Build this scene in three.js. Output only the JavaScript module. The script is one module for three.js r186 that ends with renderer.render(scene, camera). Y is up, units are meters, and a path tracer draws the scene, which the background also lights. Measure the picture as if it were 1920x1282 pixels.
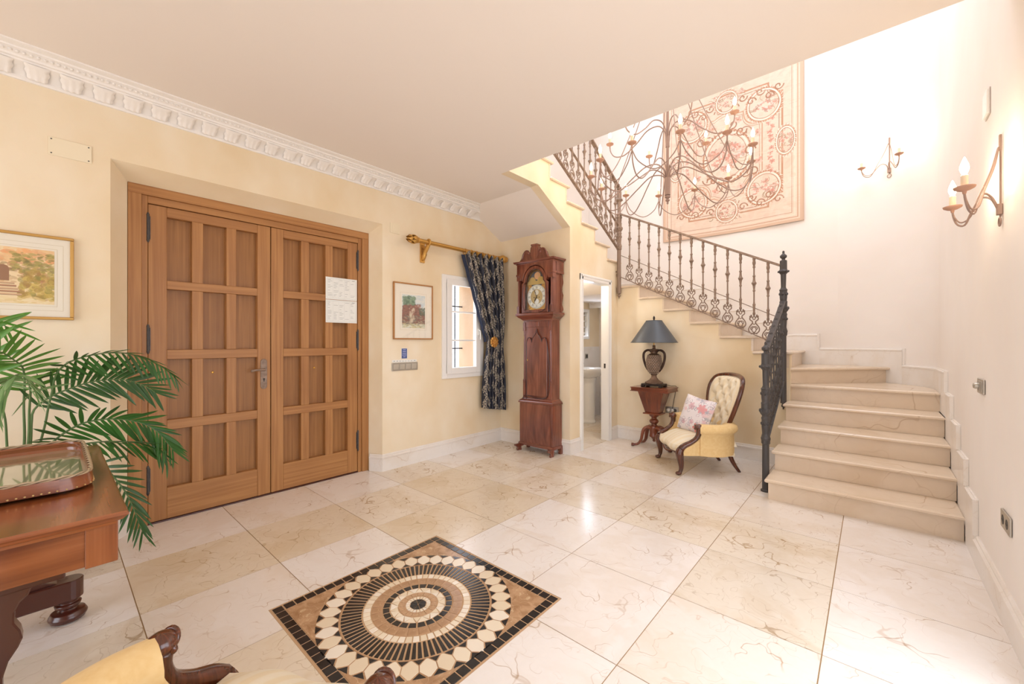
import * as THREE from 'three';
import { mergeGeometries, toCreasedNormals } from 'three/addons/utils/BufferGeometryUtils.js';
import { RoundedBoxGeometry } from 'three/addons/geometries/RoundedBoxGeometry.js';
import { RectAreaLightUniformsLib } from 'three/addons/lights/RectAreaLightUniformsLib.js';

// ------------------------------------------------------------ camera, sky, daylight, exposure
const scene = new THREE.Scene();
const EYE = 1.27;
const camera = new THREE.PerspectiveCamera(2 * Math.atan(641 / 762) * 180 / Math.PI, 1920 / 1282, 0.05, 200);
camera.position.set(0, EYE, 0);
camera.rotation.y = 41.46 * Math.PI / 180;

const renderer = new THREE.WebGLRenderer({ antialias: true });
renderer.toneMapping = THREE.LinearToneMapping;
renderer.toneMappingExposure = 0.94;
renderer.shadowMap.enabled = true;
renderer.shadowMap.type = THREE.PCFSoftShadowMap;
RectAreaLightUniformsLib.init();

scene.background = new THREE.Color().setRGB(2.4, 2.6, 2.9);          // bright overcast-to-clear daylight outside

// daylight that enters through each glazed opening
function daylight(name, w, h, pos, look, rgb, power) {
  const l = new THREE.RectAreaLight(new THREE.Color().setRGB(...rgb), power, w, h);
  l.name = name; l.position.set(...pos); l.lookAt(...look); scene.add(l); return l;
}
const DAY = [0.86, 0.965, 1.17], WARMDAY = [0.93, 0.97, 1.08];
daylight('daylight_garden_doors', 2.3, 2.1, [-1.75, 1.12, 2.93], [-1.75, 1.12, -5], WARMDAY, 3.0);
daylight('daylight_terrace_doors', 1.9, 2.1, [0.42, 1.12, -1.3], [-5, 1.12, -1.3], WARMDAY, 1.7);
daylight('daylight_landing_window', 2.6, 1.5, [-1.6, 4.65, 2.9], [-1.6, 3.6, -5], DAY, 5.6);
daylight('daylight_skylight', 1.15, 2.0, [-0.35, 5.66, -4.2], [-0.35, 0, -4.2], DAY, 5.0);
daylight('daylight_stair_window', 1.7, 1.3, [-3.56, 4.75, -4.2], [0, 4.0, -4.2], DAY, 5.0);
daylight('daylight_small_window', 0.36, 0.9, [-3.66, 1.45, -3.2], [0, 1.1, -3.2], DAY, 3.0);
daylight('daylight_cloakroom_window', 0.3, 0.4, [-3.57, 1.56, -5.86], [-2.6, 1.2, -5.6], DAY, 12.0);

// ------------------------------------------------------------ helpers
const rng = (a) => () => { a |= 0; a = a + 0x6D2B79F5 | 0; let t = Math.imul(a ^ a >>> 15, 1 | a); t = t + Math.imul(t ^ t >>> 7, 61 | t) ^ t; return ((t ^ t >>> 14) >>> 0) / 4294967296; };
const { PI, sin, cos, abs, min, max, floor, sqrt, hypot, atan2 } = Math;
const lerp = (a, b, t) => a + (b - a) * t;
const clamp = (x, a = 0, b = 1) => min(b, max(a, x));
const smooth = (a, b, x) => { const t = clamp((x - a) / (b - a)); return t * t * (3 - 2 * t); };
const V = (x, y, z) => new THREE.Vector3(x, y, z);

const taken = {};
function numbered(n) { const k = taken[n] = (taken[n] ?? -1) + 1; return k ? n + '_' + String(k).padStart(3, '0') : n; }
function thing(name, label, category, pos = [0, 0, 0], turn = 0, group) {
  const o = new THREE.Group(); o.name = numbered(name); o.position.set(...pos); o.rotation.y = turn;
  o.userData = { label, category }; if (group) o.userData.group = group;
  scene.add(o); return o;
}
function struct(name, label) { const o = new THREE.Group(); o.name = name; o.userData = { kind: 'structure', label }; scene.add(o); return o; }
function part(parent, name, geo, mat, label) { const m = new THREE.Mesh(geo, mat); m.name = name; if (label) m.userData.label = label; parent.add(m); return m; }
function sub(parent, name) { const o = new THREE.Group(); o.name = name; parent.add(o); return o; }

function prep(g) {
  if (g.index) g = g.toNonIndexed();
  for (const k of Object.keys(g.attributes)) if (!['position', 'normal', 'uv'].includes(k)) g.deleteAttribute(k);
  if (!g.attributes.normal) g.computeVertexNormals();
  if (!g.attributes.uv) g.setAttribute('uv', new THREE.Float32BufferAttribute(new Float32Array(g.attributes.position.count * 2), 2));
  g.clearGroups(); return g;
}
const merge = (...l) => mergeGeometries(l.flat().map(prep));
/** uv in metres from the faces' own directions; the texture's v runs along AXIS. */
function mapped(g, axis = 'y', ou = 0, ov = 0) {
  g = prep(g); const p = g.attributes.position, n = g.attributes.normal, u = new Float32Array(p.count * 2), A = { x: 0, y: 1, z: 2 }[axis];
  for (let i = 0; i < p.count; i += 3) {
    let s = [0, 0, 0]; for (let k = 0; k < 3; k++) { s[0] += abs(n.getX(i + k)); s[1] += abs(n.getY(i + k)); s[2] += abs(n.getZ(i + k)); }
    const d = s[0] >= s[1] && s[0] >= s[2] ? 0 : s[1] >= s[2] ? 1 : 2;
    let [a, b] = [0, 1, 2].filter((k) => k !== d); if (a === A) [a, b] = [b, a];
    if (d === A) { [a, b] = [0, 1, 2].filter((k) => k !== d); }
    for (let k = 0; k < 3; k++) { const q = [p.getX(i + k), p.getY(i + k), p.getZ(i + k)]; u[2 * (i + k)] = q[a] + ou; u[2 * (i + k) + 1] = q[b] + ov; }
  }
  g.setAttribute('uv', new THREE.BufferAttribute(u, 2)); return g;
}
const box = (x0, x1, y0, y1, z0, z1, axis = 'y') => { const g = new THREE.BoxGeometry(abs(x1 - x0), abs(y1 - y0), abs(z1 - z0)); g.translate((x0 + x1) / 2, (y0 + y1) / 2, (z0 + z1) / 2); return mapped(g, axis); };
const rbox = (x0, x1, y0, y1, z0, z1, r = 0.004, axis = 'y', seg = 1) => {
  const w = abs(x1 - x0), h = abs(y1 - y0), d = abs(z1 - z0); const g = new RoundedBoxGeometry(w, h, d, seg, min(r, w / 2.05, h / 2.05, d / 2.05));
  g.translate((x0 + x1) / 2, (y0 + y1) / 2, (z0 + z1) / 2); return mapped(g, axis);
};
const cyl = (r0, r1, h, x = 0, y = 0, z = 0, seg = 20) => { const g = new THREE.CylinderGeometry(r1, r0, h, seg); g.translate(x, y + h / 2, z); return prep(g); };
const ball = (r, x = 0, y = 0, z = 0, sy = 1, seg = 16) => { const g = new THREE.SphereGeometry(r, seg, floor(seg * 0.7)); g.scale(1, sy, 1); g.translate(x, y, z); return prep(g); };
const lathe = (pts, seg = 24, x = 0, y = 0, z = 0) => { const g = new THREE.LatheGeometry(pts.map(([r, h]) => new THREE.Vector2(max(r, 0.0001), h)), seg); g.translate(x, y, z); return prep(g); };
/** smooth lathe profile through the given points */
const turned = (pts, seg = 20, n = 4, x = 0, y = 0, z = 0) => {
  const out = []; for (let i = 0; i < pts.length - 1; i++) { const [a, b] = [pts[i], pts[i + 1]]; const k = abs(a[1] - b[1]) < 0.004 || abs(a[0] - b[0]) < 0.001 ? 1 : n; for (let j = 0; j < k; j++) { const t = j / k, s = t * t * (3 - 2 * t); out.push([lerp(a[0], b[0], s), lerp(a[1], b[1], t)]); } }
  out.push(pts[pts.length - 1]); return lathe(out, seg, x, y, z);
};
const curve = (pts, closed = false) => new THREE.CatmullRomCurve3(pts.map((p) => V(...p)), closed, 'centripetal');
const tube = (pts, r, n = 24, k = 6, closed = false) => prep(new THREE.TubeGeometry(curve(pts, closed), n, r, k, closed));
/** tube whose radius and flattening change along it: rad(t) -> r or [across, along-normal] */
function limb(pts, rad, n = 20, k = 10, capped = true) {
  const c = curve(pts), F = c.computeFrenetFrames(n, false), pos = [], idx = [];
  for (let i = 0; i <= n; i++) {
    const t = i / n, p = c.getPointAt(t); let r = rad(t); if (!Array.isArray(r)) r = [r, r];
    for (let j = 0; j < k; j++) { const a = j / k * 2 * PI, q = p.clone().addScaledVector(F.normals[i], cos(a) * r[0]).addScaledVector(F.binormals[i], sin(a) * r[1]); pos.push(q.x, q.y, q.z); }
  }
  for (let i = 0; i < n; i++) for (let j = 0; j < k; j++) { const a = i * k + j, b = i * k + (j + 1) % k; idx.push(a, b, a + k, b, b + k, a + k); }
  if (capped) for (const i of [0, n]) { const p = c.getPointAt(i / n), m = pos.length / 3; pos.push(p.x, p.y, p.z); for (let j = 0; j < k; j++) { const a = i * k + j, b = i * k + (j + 1) % k; idx.push(...(i ? [a, b, m] : [b, a, m])); } }
  const g = new THREE.BufferGeometry(); g.setAttribute('position', new THREE.Float32BufferAttribute(pos, 3)); g.setIndex(idx); g.computeVertexNormals();
  return mapped(g);
}
const shapeOf = (pts, holes = []) => { const s = new THREE.Shape(pts.map((p) => new THREE.Vector2(...p))); for (const h of holes) s.holes.push(new THREE.Path(h.map((p) => new THREE.Vector2(...p)))); return s; };
/** polygon in x/y, thickness along z from z0 to z1 */
const slab = (pts, z0, z1, bevel = 0, holes = []) => {
  const d = z1 - z0, g = new THREE.ExtrudeGeometry(shapeOf(pts, holes), { depth: max(d - 2 * bevel, 1e-4), bevelEnabled: bevel > 0, bevelSize: bevel, bevelOffset: -bevel, bevelThickness: bevel, bevelSegments: 1, curveSegments: 12 });
  g.translate(0, 0, z0 + bevel); return prep(g);
};
/** polygon given as (z, y) on a plane x, thickness from x0 to x1 */
const slabX = (pts, x0, x1, bevel = 0, holes = []) => { const f = (l) => l.map(([z, y]) => [-z, y]); const g = slab(f(pts), 0, abs(x1 - x0), bevel, holes.map(f)); g.rotateY(PI / 2); g.translate(min(x0, x1), 0, 0); return mapped(g); };
/** polygon given as (x, z), thickness from y0 to y1 */
const slabY = (pts, y0, y1, bevel = 0, holes = []) => { const f = (l) => l.map(([x, z]) => [x, -z]); const g = slab(f(pts), 0, y1 - y0, bevel, holes.map(f)); g.rotateX(-PI / 2); g.translate(0, y0, 0); return mapped(g); };
/** profile (u = out from the path on its left-hand side, y) swept along a plan path [[x, z]...], mitred */
function sweep(path, prof, closed = false, caps = true, crease = 0.5) {
  const n = path.length, P = [], L = [0];
  for (let i = 1; i < n; i++) L.push(L[i - 1] + hypot(path[i][0] - path[i - 1][0], path[i][1] - path[i - 1][1]));
  for (let i = 0; i < n; i++) {
    const a = path[closed ? (i + n - 1) % n : max(i - 1, 0)], b = path[i], c = path[closed ? (i + 1) % n : min(i + 1, n - 1)];
    let d1 = [b[0] - a[0], b[1] - a[1]], d2 = [c[0] - b[0], c[1] - b[1]]; const l1 = hypot(...d1), l2 = hypot(...d2);
    if (l1 < 1e-9) d1 = d2; if (l2 < 1e-9) d2 = d1; d1 = d1.map((v) => v / (hypot(...d1) || 1)); d2 = d2.map((v) => v / (hypot(...d2) || 1));
    const n1 = [d1[1], -d1[0]], n2 = [d2[1], -d2[0]]; let m = [n1[0] + n2[0], n1[1] + n2[1]]; const q = 1 + n1[0] * n2[0] + n1[1] * n2[1]; m = [m[0] / max(q, 0.2), m[1] / max(q, 0.2)];
    P.push(prof.map(([u, y]) => [b[0] + m[0] * u, y, b[1] + m[1] * u]));
  }
  const pos = [], uv = [], k = prof.length; let S = [0]; for (let j = 1; j < k; j++) S.push(S[j - 1] + hypot(prof[j][0] - prof[j - 1][0], prof[j][1] - prof[j - 1][1]));
  const tri = (...v) => { for (const [p, u] of v) { pos.push(...p); uv.push(...u); } };
  for (let i = 0; i < (closed ? n : n - 1); i++) for (let j = 0; j < k - 1; j++) {
    const i2 = (i + 1) % n, a = [P[i][j], [S[j], L[i]]], b = [P[i2][j], [S[j], L[i2] || L[i] + 0.3]], c = [P[i2][j + 1], [S[j + 1], L[i2] || L[i] + 0.3]], d = [P[i][j + 1], [S[j + 1], L[i]]];
    tri(a, b, c); tri(a, c, d);
  }
  if (!closed && caps) for (const i of [0, n - 1]) { const sh = THREE.ShapeUtils.triangulateShape(prof.map((p) => new THREE.Vector2(...p)), []); for (const t of sh) tri(...(i ? t : [t[0], t[2], t[1]]).map((j) => [P[i][j], prof[j]])); }
  const g = new THREE.BufferGeometry(); g.setAttribute('position', new THREE.Float32BufferAttribute(pos, 3)); g.setAttribute('uv', new THREE.Float32BufferAttribute(uv, 2)); g.computeVertexNormals();
  return prep(toCreasedNormals(g, crease));
}
/** surface from f(u, v) -> [x, y, z], as a closed-backed sheet when back is given */
function sheet(f, nu, nv, uvf = (u, v) => [u, v]) {
  const pos = [], uv = [], idx = [];
  for (let j = 0; j <= nv; j++) for (let i = 0; i <= nu; i++) { pos.push(...f(i / nu, j / nv)); uv.push(...uvf(i / nu, j / nv)); }
  for (let j = 0; j < nv; j++) for (let i = 0; i < nu; i++) { const a = j * (nu + 1) + i; idx.push(a, a + 1, a + nu + 1, a + 1, a + nu + 2, a + nu + 1); }
  const g = new THREE.BufferGeometry(); g.setAttribute('position', new THREE.Float32BufferAttribute(pos, 3)); g.setAttribute('uv', new THREE.Float32BufferAttribute(uv, 2)); g.setIndex(idx); g.computeVertexNormals(); return prep(g);
}
const at = (g, x = 0, y = 0, z = 0, ry = 0, rx = 0, rz = 0) => { g = g.clone(); if (rz) g.rotateZ(rz); if (rx) g.rotateX(rx); if (ry) g.rotateY(ry); g.translate(x, y, z); return g; };
const circle = (n, r, cx = 0, cy = 0, a0 = 0, sx = 1) => Array.from({ length: n }, (_, i) => [cx + sx * r * cos(a0 + i / n * 2 * PI), cy + r * sin(a0 + i / n * 2 * PI)]);

// ------------------------------------------------------------ procedural textures
function noiser(seed) {
  const R = rng(seed), N = 64, T = Float32Array.from({ length: N * N }, () => R());
  return (x, y, px = N, py = N) => {           // value noise, repeating every px, py cells
    const ix = floor(x), iy = floor(y); let fx = x - ix, fy = y - iy; fx = fx * fx * (3 - 2 * fx); fy = fy * fy * (3 - 2 * fy);
    const m = (a, p) => ((a % p) + p) % p, x0 = m(ix, px) % N, x1 = m(ix + 1, px) % N, y0 = m(iy, py) % N, y1 = m(iy + 1, py) % N;
    return lerp(lerp(T[y0 * N + x0], T[y0 * N + x1], fx), lerp(T[y1 * N + x0], T[y1 * N + x1], fx), fy);
  };
}
function fbm(n, x, y, o, px, py) { let s = 0, a = 0.5, t = 0; for (let i = 0; i < o; i++) { s += a * n(x, y, px, py); t += a; x *= 2; y *= 2; px *= 2; py *= 2; a *= 0.5; } return s / t; }
function dataTex(w, h, fn, srgb = true) {
  const d = new Uint8Array(w * h * 4);
  for (let y = 0; y < h; y++) for (let x = 0; x < w; x++) { const c = fn(x / w, y / h), i = 4 * (y * w + x); for (let k = 0; k < 3; k++) d[i + k] = clamp(c[k]) * 255; d[i + 3] = 255; }
  const t = new THREE.DataTexture(d, w, h); t.wrapS = t.wrapT = THREE.RepeatWrapping; t.magFilter = THREE.LinearFilter; t.minFilter = THREE.LinearMipmapLinearFilter; t.generateMipmaps = true; if (srgb) t.colorSpace = THREE.SRGBColorSpace; t.needsUpdate = true; return t;
}
const hex = (h) => [h >> 16 & 255, h >> 8 & 255, h & 255].map((v) => v / 255);
const mixc = (a, b, t) => [0, 1, 2].map((i) => lerp(a[i], b[i], t));
function canvasTex(w, h, draw) { const c = document.createElement('canvas'); c.width = w; c.height = h; draw(c.getContext('2d'), w, h); const t = new THREE.CanvasTexture(c); t.colorSpace = THREE.SRGBColorSpace; t.anisotropy = 8; return t; }

function woodTex(seed, light, dark, { w = 512, h = 1024, fx = 26, fy = 2, contrast = 1, flame = 0 } = {}) {   // grain runs along v
  const n = noiser(seed), n2 = noiser(seed + 9), L = hex(light), D = hex(dark);
  return dataTex(w, h, (u, v) => {
    const warp = fbm(n2, u * 4, v * 2, 2, 4, 2) * (0.8 + flame * 3);
    const a = fbm(n, u * fx + warp * 2, v * fy + warp, 3, fx, fy), b = n(u * 128, v * 12, 64, 12), c = fbm(n2, u * 3, v * 3, 3, 3, 3);
    const t = clamp(0.5 + contrast * ((a - 0.5) * 1.1 + (b - 0.5) * 0.22 + (c - 0.5) * 0.7));
    return mixc(L, D, t);
  });
}
function repeat(t, sx, sy) { t.repeat.set(1 / sx, 1 / sy); return t; }
const std = (o) => new THREE.MeshPhysicalMaterial({ roughness: 0.6, ...o });
const plain = (h, rough = 0.6, metal = 0, extra = {}) => new THREE.MeshPhysicalMaterial({ color: h, roughness: rough, metalness: metal, ...extra });

// marble for floor tiles: six slabs of veined cream limestone
function marbleTex(seed, base, tan, vein, density, w = 512, p = 4) {
  const n = noiser(seed), m = noiser(seed + 3), q = noiser(seed + 7), B = hex(base), T = hex(tan), K = hex(vein);
  return dataTex(w, w, (u, v) => {
    const wx = fbm(m, u * p, v * p, 4, p, p) - 0.5, wy = fbm(q, u * p, v * p, 4, p, p) - 0.5;
    const cloud = fbm(n, u * 3 + wx * 1.6, v * 3 + wy * 1.6, 4, 3, 3), fine = fbm(q, u * 32, v * 32, 2, 32, 32);
    const r1 = abs(fbm(m, u * 3 + wx * 0.9 + 5, v * 3 + wy * 0.9, 2, 3, 3) - 0.5), r2 = abs(fbm(n, u * 5 + wy * 1.1, v * 5 + wx * 1.1, 2, 5, 5) - 0.5);
    const gate = smooth(0.40, 0.70, fbm(q, u * 4, v * 4, 3, 4, 4) + density * 0.12);
    let c = mixc(B, T, smooth(0.40, 0.78, cloud) * 0.6 + (fine - 0.5) * 0.16);
    const r3 = abs(fbm(q, u * 11 + wx * 3, v * 11 + wy * 3, 2, 11, 11) - 0.5), v3 = (1 - smooth(0.002, 0.02, r3)) * smooth(0.5, 0.65, fbm(m, u * 3 + 2, v * 3, 2, 3, 3));
    const v1 = 1 - smooth(0.001, 0.0065, r1), v2 = 1 - smooth(0.001, 0.009, r2);
    return mixc(c, K, clamp(v1 * gate * 0.42 + v2 * gate * 0.24 * density + v3 * 0.16 * density));
  });
}

// ------------------------------------------------------------ materials
const M = {};
{
  const pn = noiser(11), pm = noiser(12);
  const plaster = dataTex(1024, 1024, (u, v) => {
    const a = fbm(pn, u * 4, v * 4, 5, 4, 4), b = fbm(pm, u * 9, v * 5, 4, 9, 5);
    const t = clamp(0.5 + (a - 0.5) * 1.7 + (b - 0.5) * 1.0); return mixc(hex(0xf6e8cf), hex(0xead3ac), t);
  });
  M.plaster = std({ map: repeat(plaster, 2.4, 2.4), roughness: 0.82 });
  const up = dataTex(512, 512, (u, v) => mixc(hex(0xf7f0e9), hex(0xf0e6dc), clamp(0.5 + (fbm(pn, u * 4, v * 3, 4, 4, 3) - 0.5) * 1.3)));
  M.paleplaster = std({ map: repeat(up, 2.4, 2.4), roughness: 0.8 });
  M.ceiling = plain(0xf3e9df, 0.9);
  M.cornice = plain(0xf7f2ec, 0.75);
  M.whitetrim = plain(0xf4f1ec, 0.42, 0, { clearcoat: 0.15 });
  const tn = [[0xefe4d8, 0xe6d5c0, 0x9c7048, 1.0], [0xecdfcd, 0xdfcbae, 0x946a3c, 1.3], [0xf3ebe3, 0xeadccd, 0xa07a58, 0.9], [0xe7d7bf, 0xdac3a0, 0x8e6636, 1.4], [0xf2e9e1, 0xe8dacb, 0x98704c, 0.8], [0xe8dbc9, 0xdcc9b0, 0x8a6844, 1.2]];
  M.tiles = tn.map(([a, b, c, d], i) => std({ map: marbleTex(101 + i * 17, a, b, c, d), roughness: 0.2, specularIntensity: 0.9 }));
  M.grout = plain(0xa98a63, 0.9);
  const st = marbleTex(300, 0xe6d2ba, 0xd9c0a2, 0xb59473, 0.5, 1024, 3);
  M.stair = std({ map: repeat(st, 1.2, 1.2), roughness: 0.24 });
  const sk = marbleTex(333, 0xf1eae2, 0xe8dccd, 0xc2a88c, 0.6, 512, 3);
  M.skirting = std({ map: repeat(sk, 0.9, 0.9), roughness: 0.3 });
  const dw = woodTex(401, 0xbd884f, 0x966132, { fx: 30, fy: 2, contrast: 0.75 });
  M.doorwood = std({ map: repeat(dw, 0.45, 1.3), roughness: 0.5, clearcoat: 0.12, clearcoatRoughness: 0.4 });
  const dw2 = woodTex(409, 0xb07c44, 0x89592c, { fx: 34, fy: 2, contrast: 0.8 });
  M.doorpanel = std({ map: repeat(dw2, 0.4, 1.1), roughness: 0.5, clearcoat: 0.1, clearcoatRoughness: 0.4 });
  const mw = woodTex(421, 0x8a4526, 0x572414, { fx: 18, fy: 2, contrast: 1.0, flame: 0.6 });
  M.mahogany = std({ map: repeat(mw, 0.35, 0.9), roughness: 0.28, clearcoat: 0.5, clearcoatRoughness: 0.18 });
  const cw = woodTex(431, 0x90503a, 0x58281c, { fx: 12, fy: 2, contrast: 1.0, flame: 0.7 });
  M.clockwood = std({ map: repeat(cw, 0.3, 0.7), roughness: 0.26, clearcoat: 0.6, clearcoatRoughness: 0.15 });
  const tw = woodTex(441, 0xa9653a, 0x71381b, { fx: 14, fy: 1, contrast: 0.95, flame: 0.4 });
  M.tablewood = std({ map: repeat(tw, 0.5, 1.4), roughness: 0.24, clearcoat: 0.6, clearcoatRoughness: 0.14 });
  M.darkwood = plain(0x4a2015, 0.3, 0, { clearcoat: 0.5, clearcoatRoughness: 0.2 });
  M.chairwood = std({ map: repeat(woodTex(451, 0x70381f, 0x46200f, { fx: 16, fy: 2 }), 0.15, 0.5), roughness: 0.24, clearcoat: 0.6, clearcoatRoughness: 0.15 });
  const irn = noiser(61); M.iron = std({ map: repeat(dataTex(256, 256, (u, v) => mixc(hex(0xb8a18e), hex(0x806a5a), clamp(0.2 + fbm(irn, u * 8, v * 8, 4, 8, 8)))), 0.2, 0.2), roughness: 0.48, metalness: 0.18 });
  M.darkiron = std({ map: repeat(dataTex(256, 256, (u, v) => mixc(hex(0x6a6562), hex(0x403d3d), clamp(0.2 + fbm(irn, u * 8, v * 8, 4, 8, 8)))), 0.2, 0.2), roughness: 0.45, metalness: 0.2 });
  M.rust = plain(0xa1877a, 0.6, 0.15);
  M.rustcup = plain(0xbe937c, 0.6, 0.1);
  M.candle = plain(0xf3ddbf, 0.55, 0, { transmission: 0.0 });
  M.bulb = new THREE.MeshStandardMaterial({ color: 0xfff2dc, emissive: new THREE.Color().setRGB(1.0, 0.80, 0.55), emissiveIntensity: 6, roughness: 0.4 });
  M.brass = plain(0xc99a48, 0.32, 0.9);
  M.gold = plain(0xc79a52, 0.36, 0.75);
  M.goldframe = plain(0xc59a55, 0.4, 0.5);
  M.steel = plain(0xb9b3a8, 0.34, 0.75);
  M.steeldark = plain(0x4a4744, 0.5, 0.4);
  M.black = plain(0x191715, 0.5);
  M.glass = new THREE.MeshPhysicalMaterial({ color: 0xffffff, roughness: 0.02, transmission: 1, thickness: 0, ior: 1.45 });
  const fn = noiser(71);
  const fab = dataTex(256, 256, (u, v) => { const w = 0.5 + 0.5 * sin(u * 2 * PI * 32) * sin(v * 2 * PI * 32); const t = 0.25 * w + fbm(fn, u * 8, v * 8, 3, 8, 8) * 0.6; return mixc(hex(0xf6d9a2), hex(0xe6be7c), clamp(t)); });
  M.fabric = std({ map: repeat(fab, 0.12, 0.12), roughness: 0.8, sheen: 0.35, sheenRoughness: 0.5, sheenColor: new THREE.Color(0xfff0cc) });
  const fab2 = dataTex(256, 256, (u, v) => { const s = 0.5 + 0.5 * sin(u * 2 * PI * 2), w = 0.5 + 0.5 * sin(u * 2 * PI * 32) * sin(v * 2 * PI * 32); return mixc(mixc(hex(0xf7ecd4), hex(0xeed8ac), smooth(0.3, 0.8, s) * 0.5), hex(0xe4d0ae), w * 0.12 + fbm(fn, u * 8, v * 8, 2, 8, 8) * 0.12); });
  M.stripefabric = std({ map: repeat(fab2, 0.13, 0.13), roughness: 0.62, sheen: 0.6, sheenRoughness: 0.4, sheenColor: new THREE.Color(0xfff6e0) });
  M.porcelain = plain(0xf6f4ef, 0.12, 0, { clearcoat: 0.6 });
  M.white = plain(0xf3f1ea, 0.5);
  M.exterior = std({ map: repeat(dataTex(256, 256, (u, v) => mixc(hex(0xf3dcc2), hex(0xe6c8a6), fbm(pn, u * 6, v * 6, 4, 6, 6))), 1.5, 1.5), roughness: 0.9 });
}

// ------------------------------------------------------------ the shell
const WX = -3.60, RX = 0.46, AZ = -3.86, CX = -2.54, SZ = -5.0, BZ = -6.05, CEIL = 2.87, R = 0.1673, UP = 20 * R, ROOF = 5.7, FZ = 3.0, EDGE = -2.83;
const ARC = [-0.29, -5.30, 0.75], arc = (deg, r = ARC[2]) => [ARC[0] + r * sin(deg * PI / 180), ARC[1] - r * cos(deg * PI / 180)];
const arcs = (a, b, n, r) => Array.from({ length: n + 1 }, (_, i) => arc(lerp(a, b, i / n), r));
const rz1 = (k) => -3.84 - 0.305 * (k - 1);                             // riser faces, first flight
const rx2 = [0, 0, 0, 0, 0, 0, 0, -0.63, -0.95, -1.274, -1.597, -1.913, -2.229];   // second flight
const rz3 = (k) => -5.035 + 0.31 * (k - 14);                            // third flight

// floor: tiles 60 x 60 cm over a bed of grout
const MOS = { x0: -2.14, x1: -1.15, z0: -1.67, z1: -0.68 };
{
  const f = struct('floor', 'polished cream marble floor laid in large square tiles');
  part(f, 'grout_bed', slabY([[-3.95, 3.2], [0.6, 3.2], [0.6, -6.6], [-3.95, -6.6]], -0.12, -0.002), M.grout);
  const areas = [[-3.90, RX, AZ, FZ], [CX, RX, SZ, AZ], [-3.6, CX, -6.4, AZ - 0.1]], g = 0.0022, Rn = rng(5);
  // tone of the tiles one can tell apart, from the door side towards the stair
  const tone = { '3,3': 4, '3,4': 1, '3,5': 2, '2,4': 5, '2,3': 2, '2,5': 0, '2,2': 2, '3,2': 4, '4,4': 1, '4,3': 5, '4,2': 0, '4,5': 0, '5,3': 2, '5,4': 4, '5,2': 4, '1,3': 3, '1,2': 3, '1,1': 2, '0,1': 3, '0,0': 3, '1,0': 0, '0,2': 1, '0,3': 3, '0,4': 1, '-1,0': 4, '-1,1': 0, '-1,2': 2, '0,-1': 4, '1,-1': 5, '1,4': 1, '1,5': 3, '5,1': 2, '4,1': 4, '3,1': 2 };
  for (let i = -1; i < 8; i++) for (let j = -9; j < 11; j++) {
    const x0 = -3.15 + 0.6 * i, z1 = -0.27 + 0.6 * j * -1 + 0, t0 = [x0 + g, x0 + 0.6 - g, z1 - 0.6 + g, z1 - g], ps = [];
    for (const a of areas) {
      let r = [[max(t0[0], a[0]), min(t0[1], a[1]), max(t0[2], a[2]), min(t0[3], a[3])]];
      const h = [MOS.x0 - g, MOS.x1 + g, MOS.z0 - g, MOS.z1 + g];
      r = r.flatMap((q) => {
        if (q[0] >= h[1] || q[1] <= h[0] || q[2] >= h[3] || q[3] <= h[2]) return [q];
        const o = []; if (q[0] < h[0]) o.push([q[0], h[0], q[2], q[3]]); if (q[1] > h[1]) o.push([h[1], q[1], q[2], q[3]]);
        const m0 = max(q[0], h[0]), m1 = min(q[1], h[1]); if (q[2] < h[2]) o.push([m0, m1, q[2], h[2]]); if (q[3] > h[3]) o.push([m0, m1, h[3], q[3]]); return o;
      }).filter((q) => q[1] - q[0] > 0.004 && q[3] - q[2] > 0.004);
      for (const q of r) ps.push(box(q[0], q[1], -0.02, 0, q[2], q[3]));
    }
    const k = floor(Rn() * 6), turn = floor(Rn() * 4);
    if (!ps.length) continue;
    const G = merge(ps), p = G.attributes.position, u = G.attributes.uv;
    for (let q = 0; q < p.count; q++) { let a = (p.getX(q) - x0) / 0.6, b = (p.getZ(q) - z1) / 0.6; for (let s = 0; s < turn; s++) [a, b] = [b, 1 - a]; u.setXY(q, a, b); }
    part(f, 'tile', G, M.tiles[tone[i + ',' + j] ?? k]);
  }
}
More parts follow.
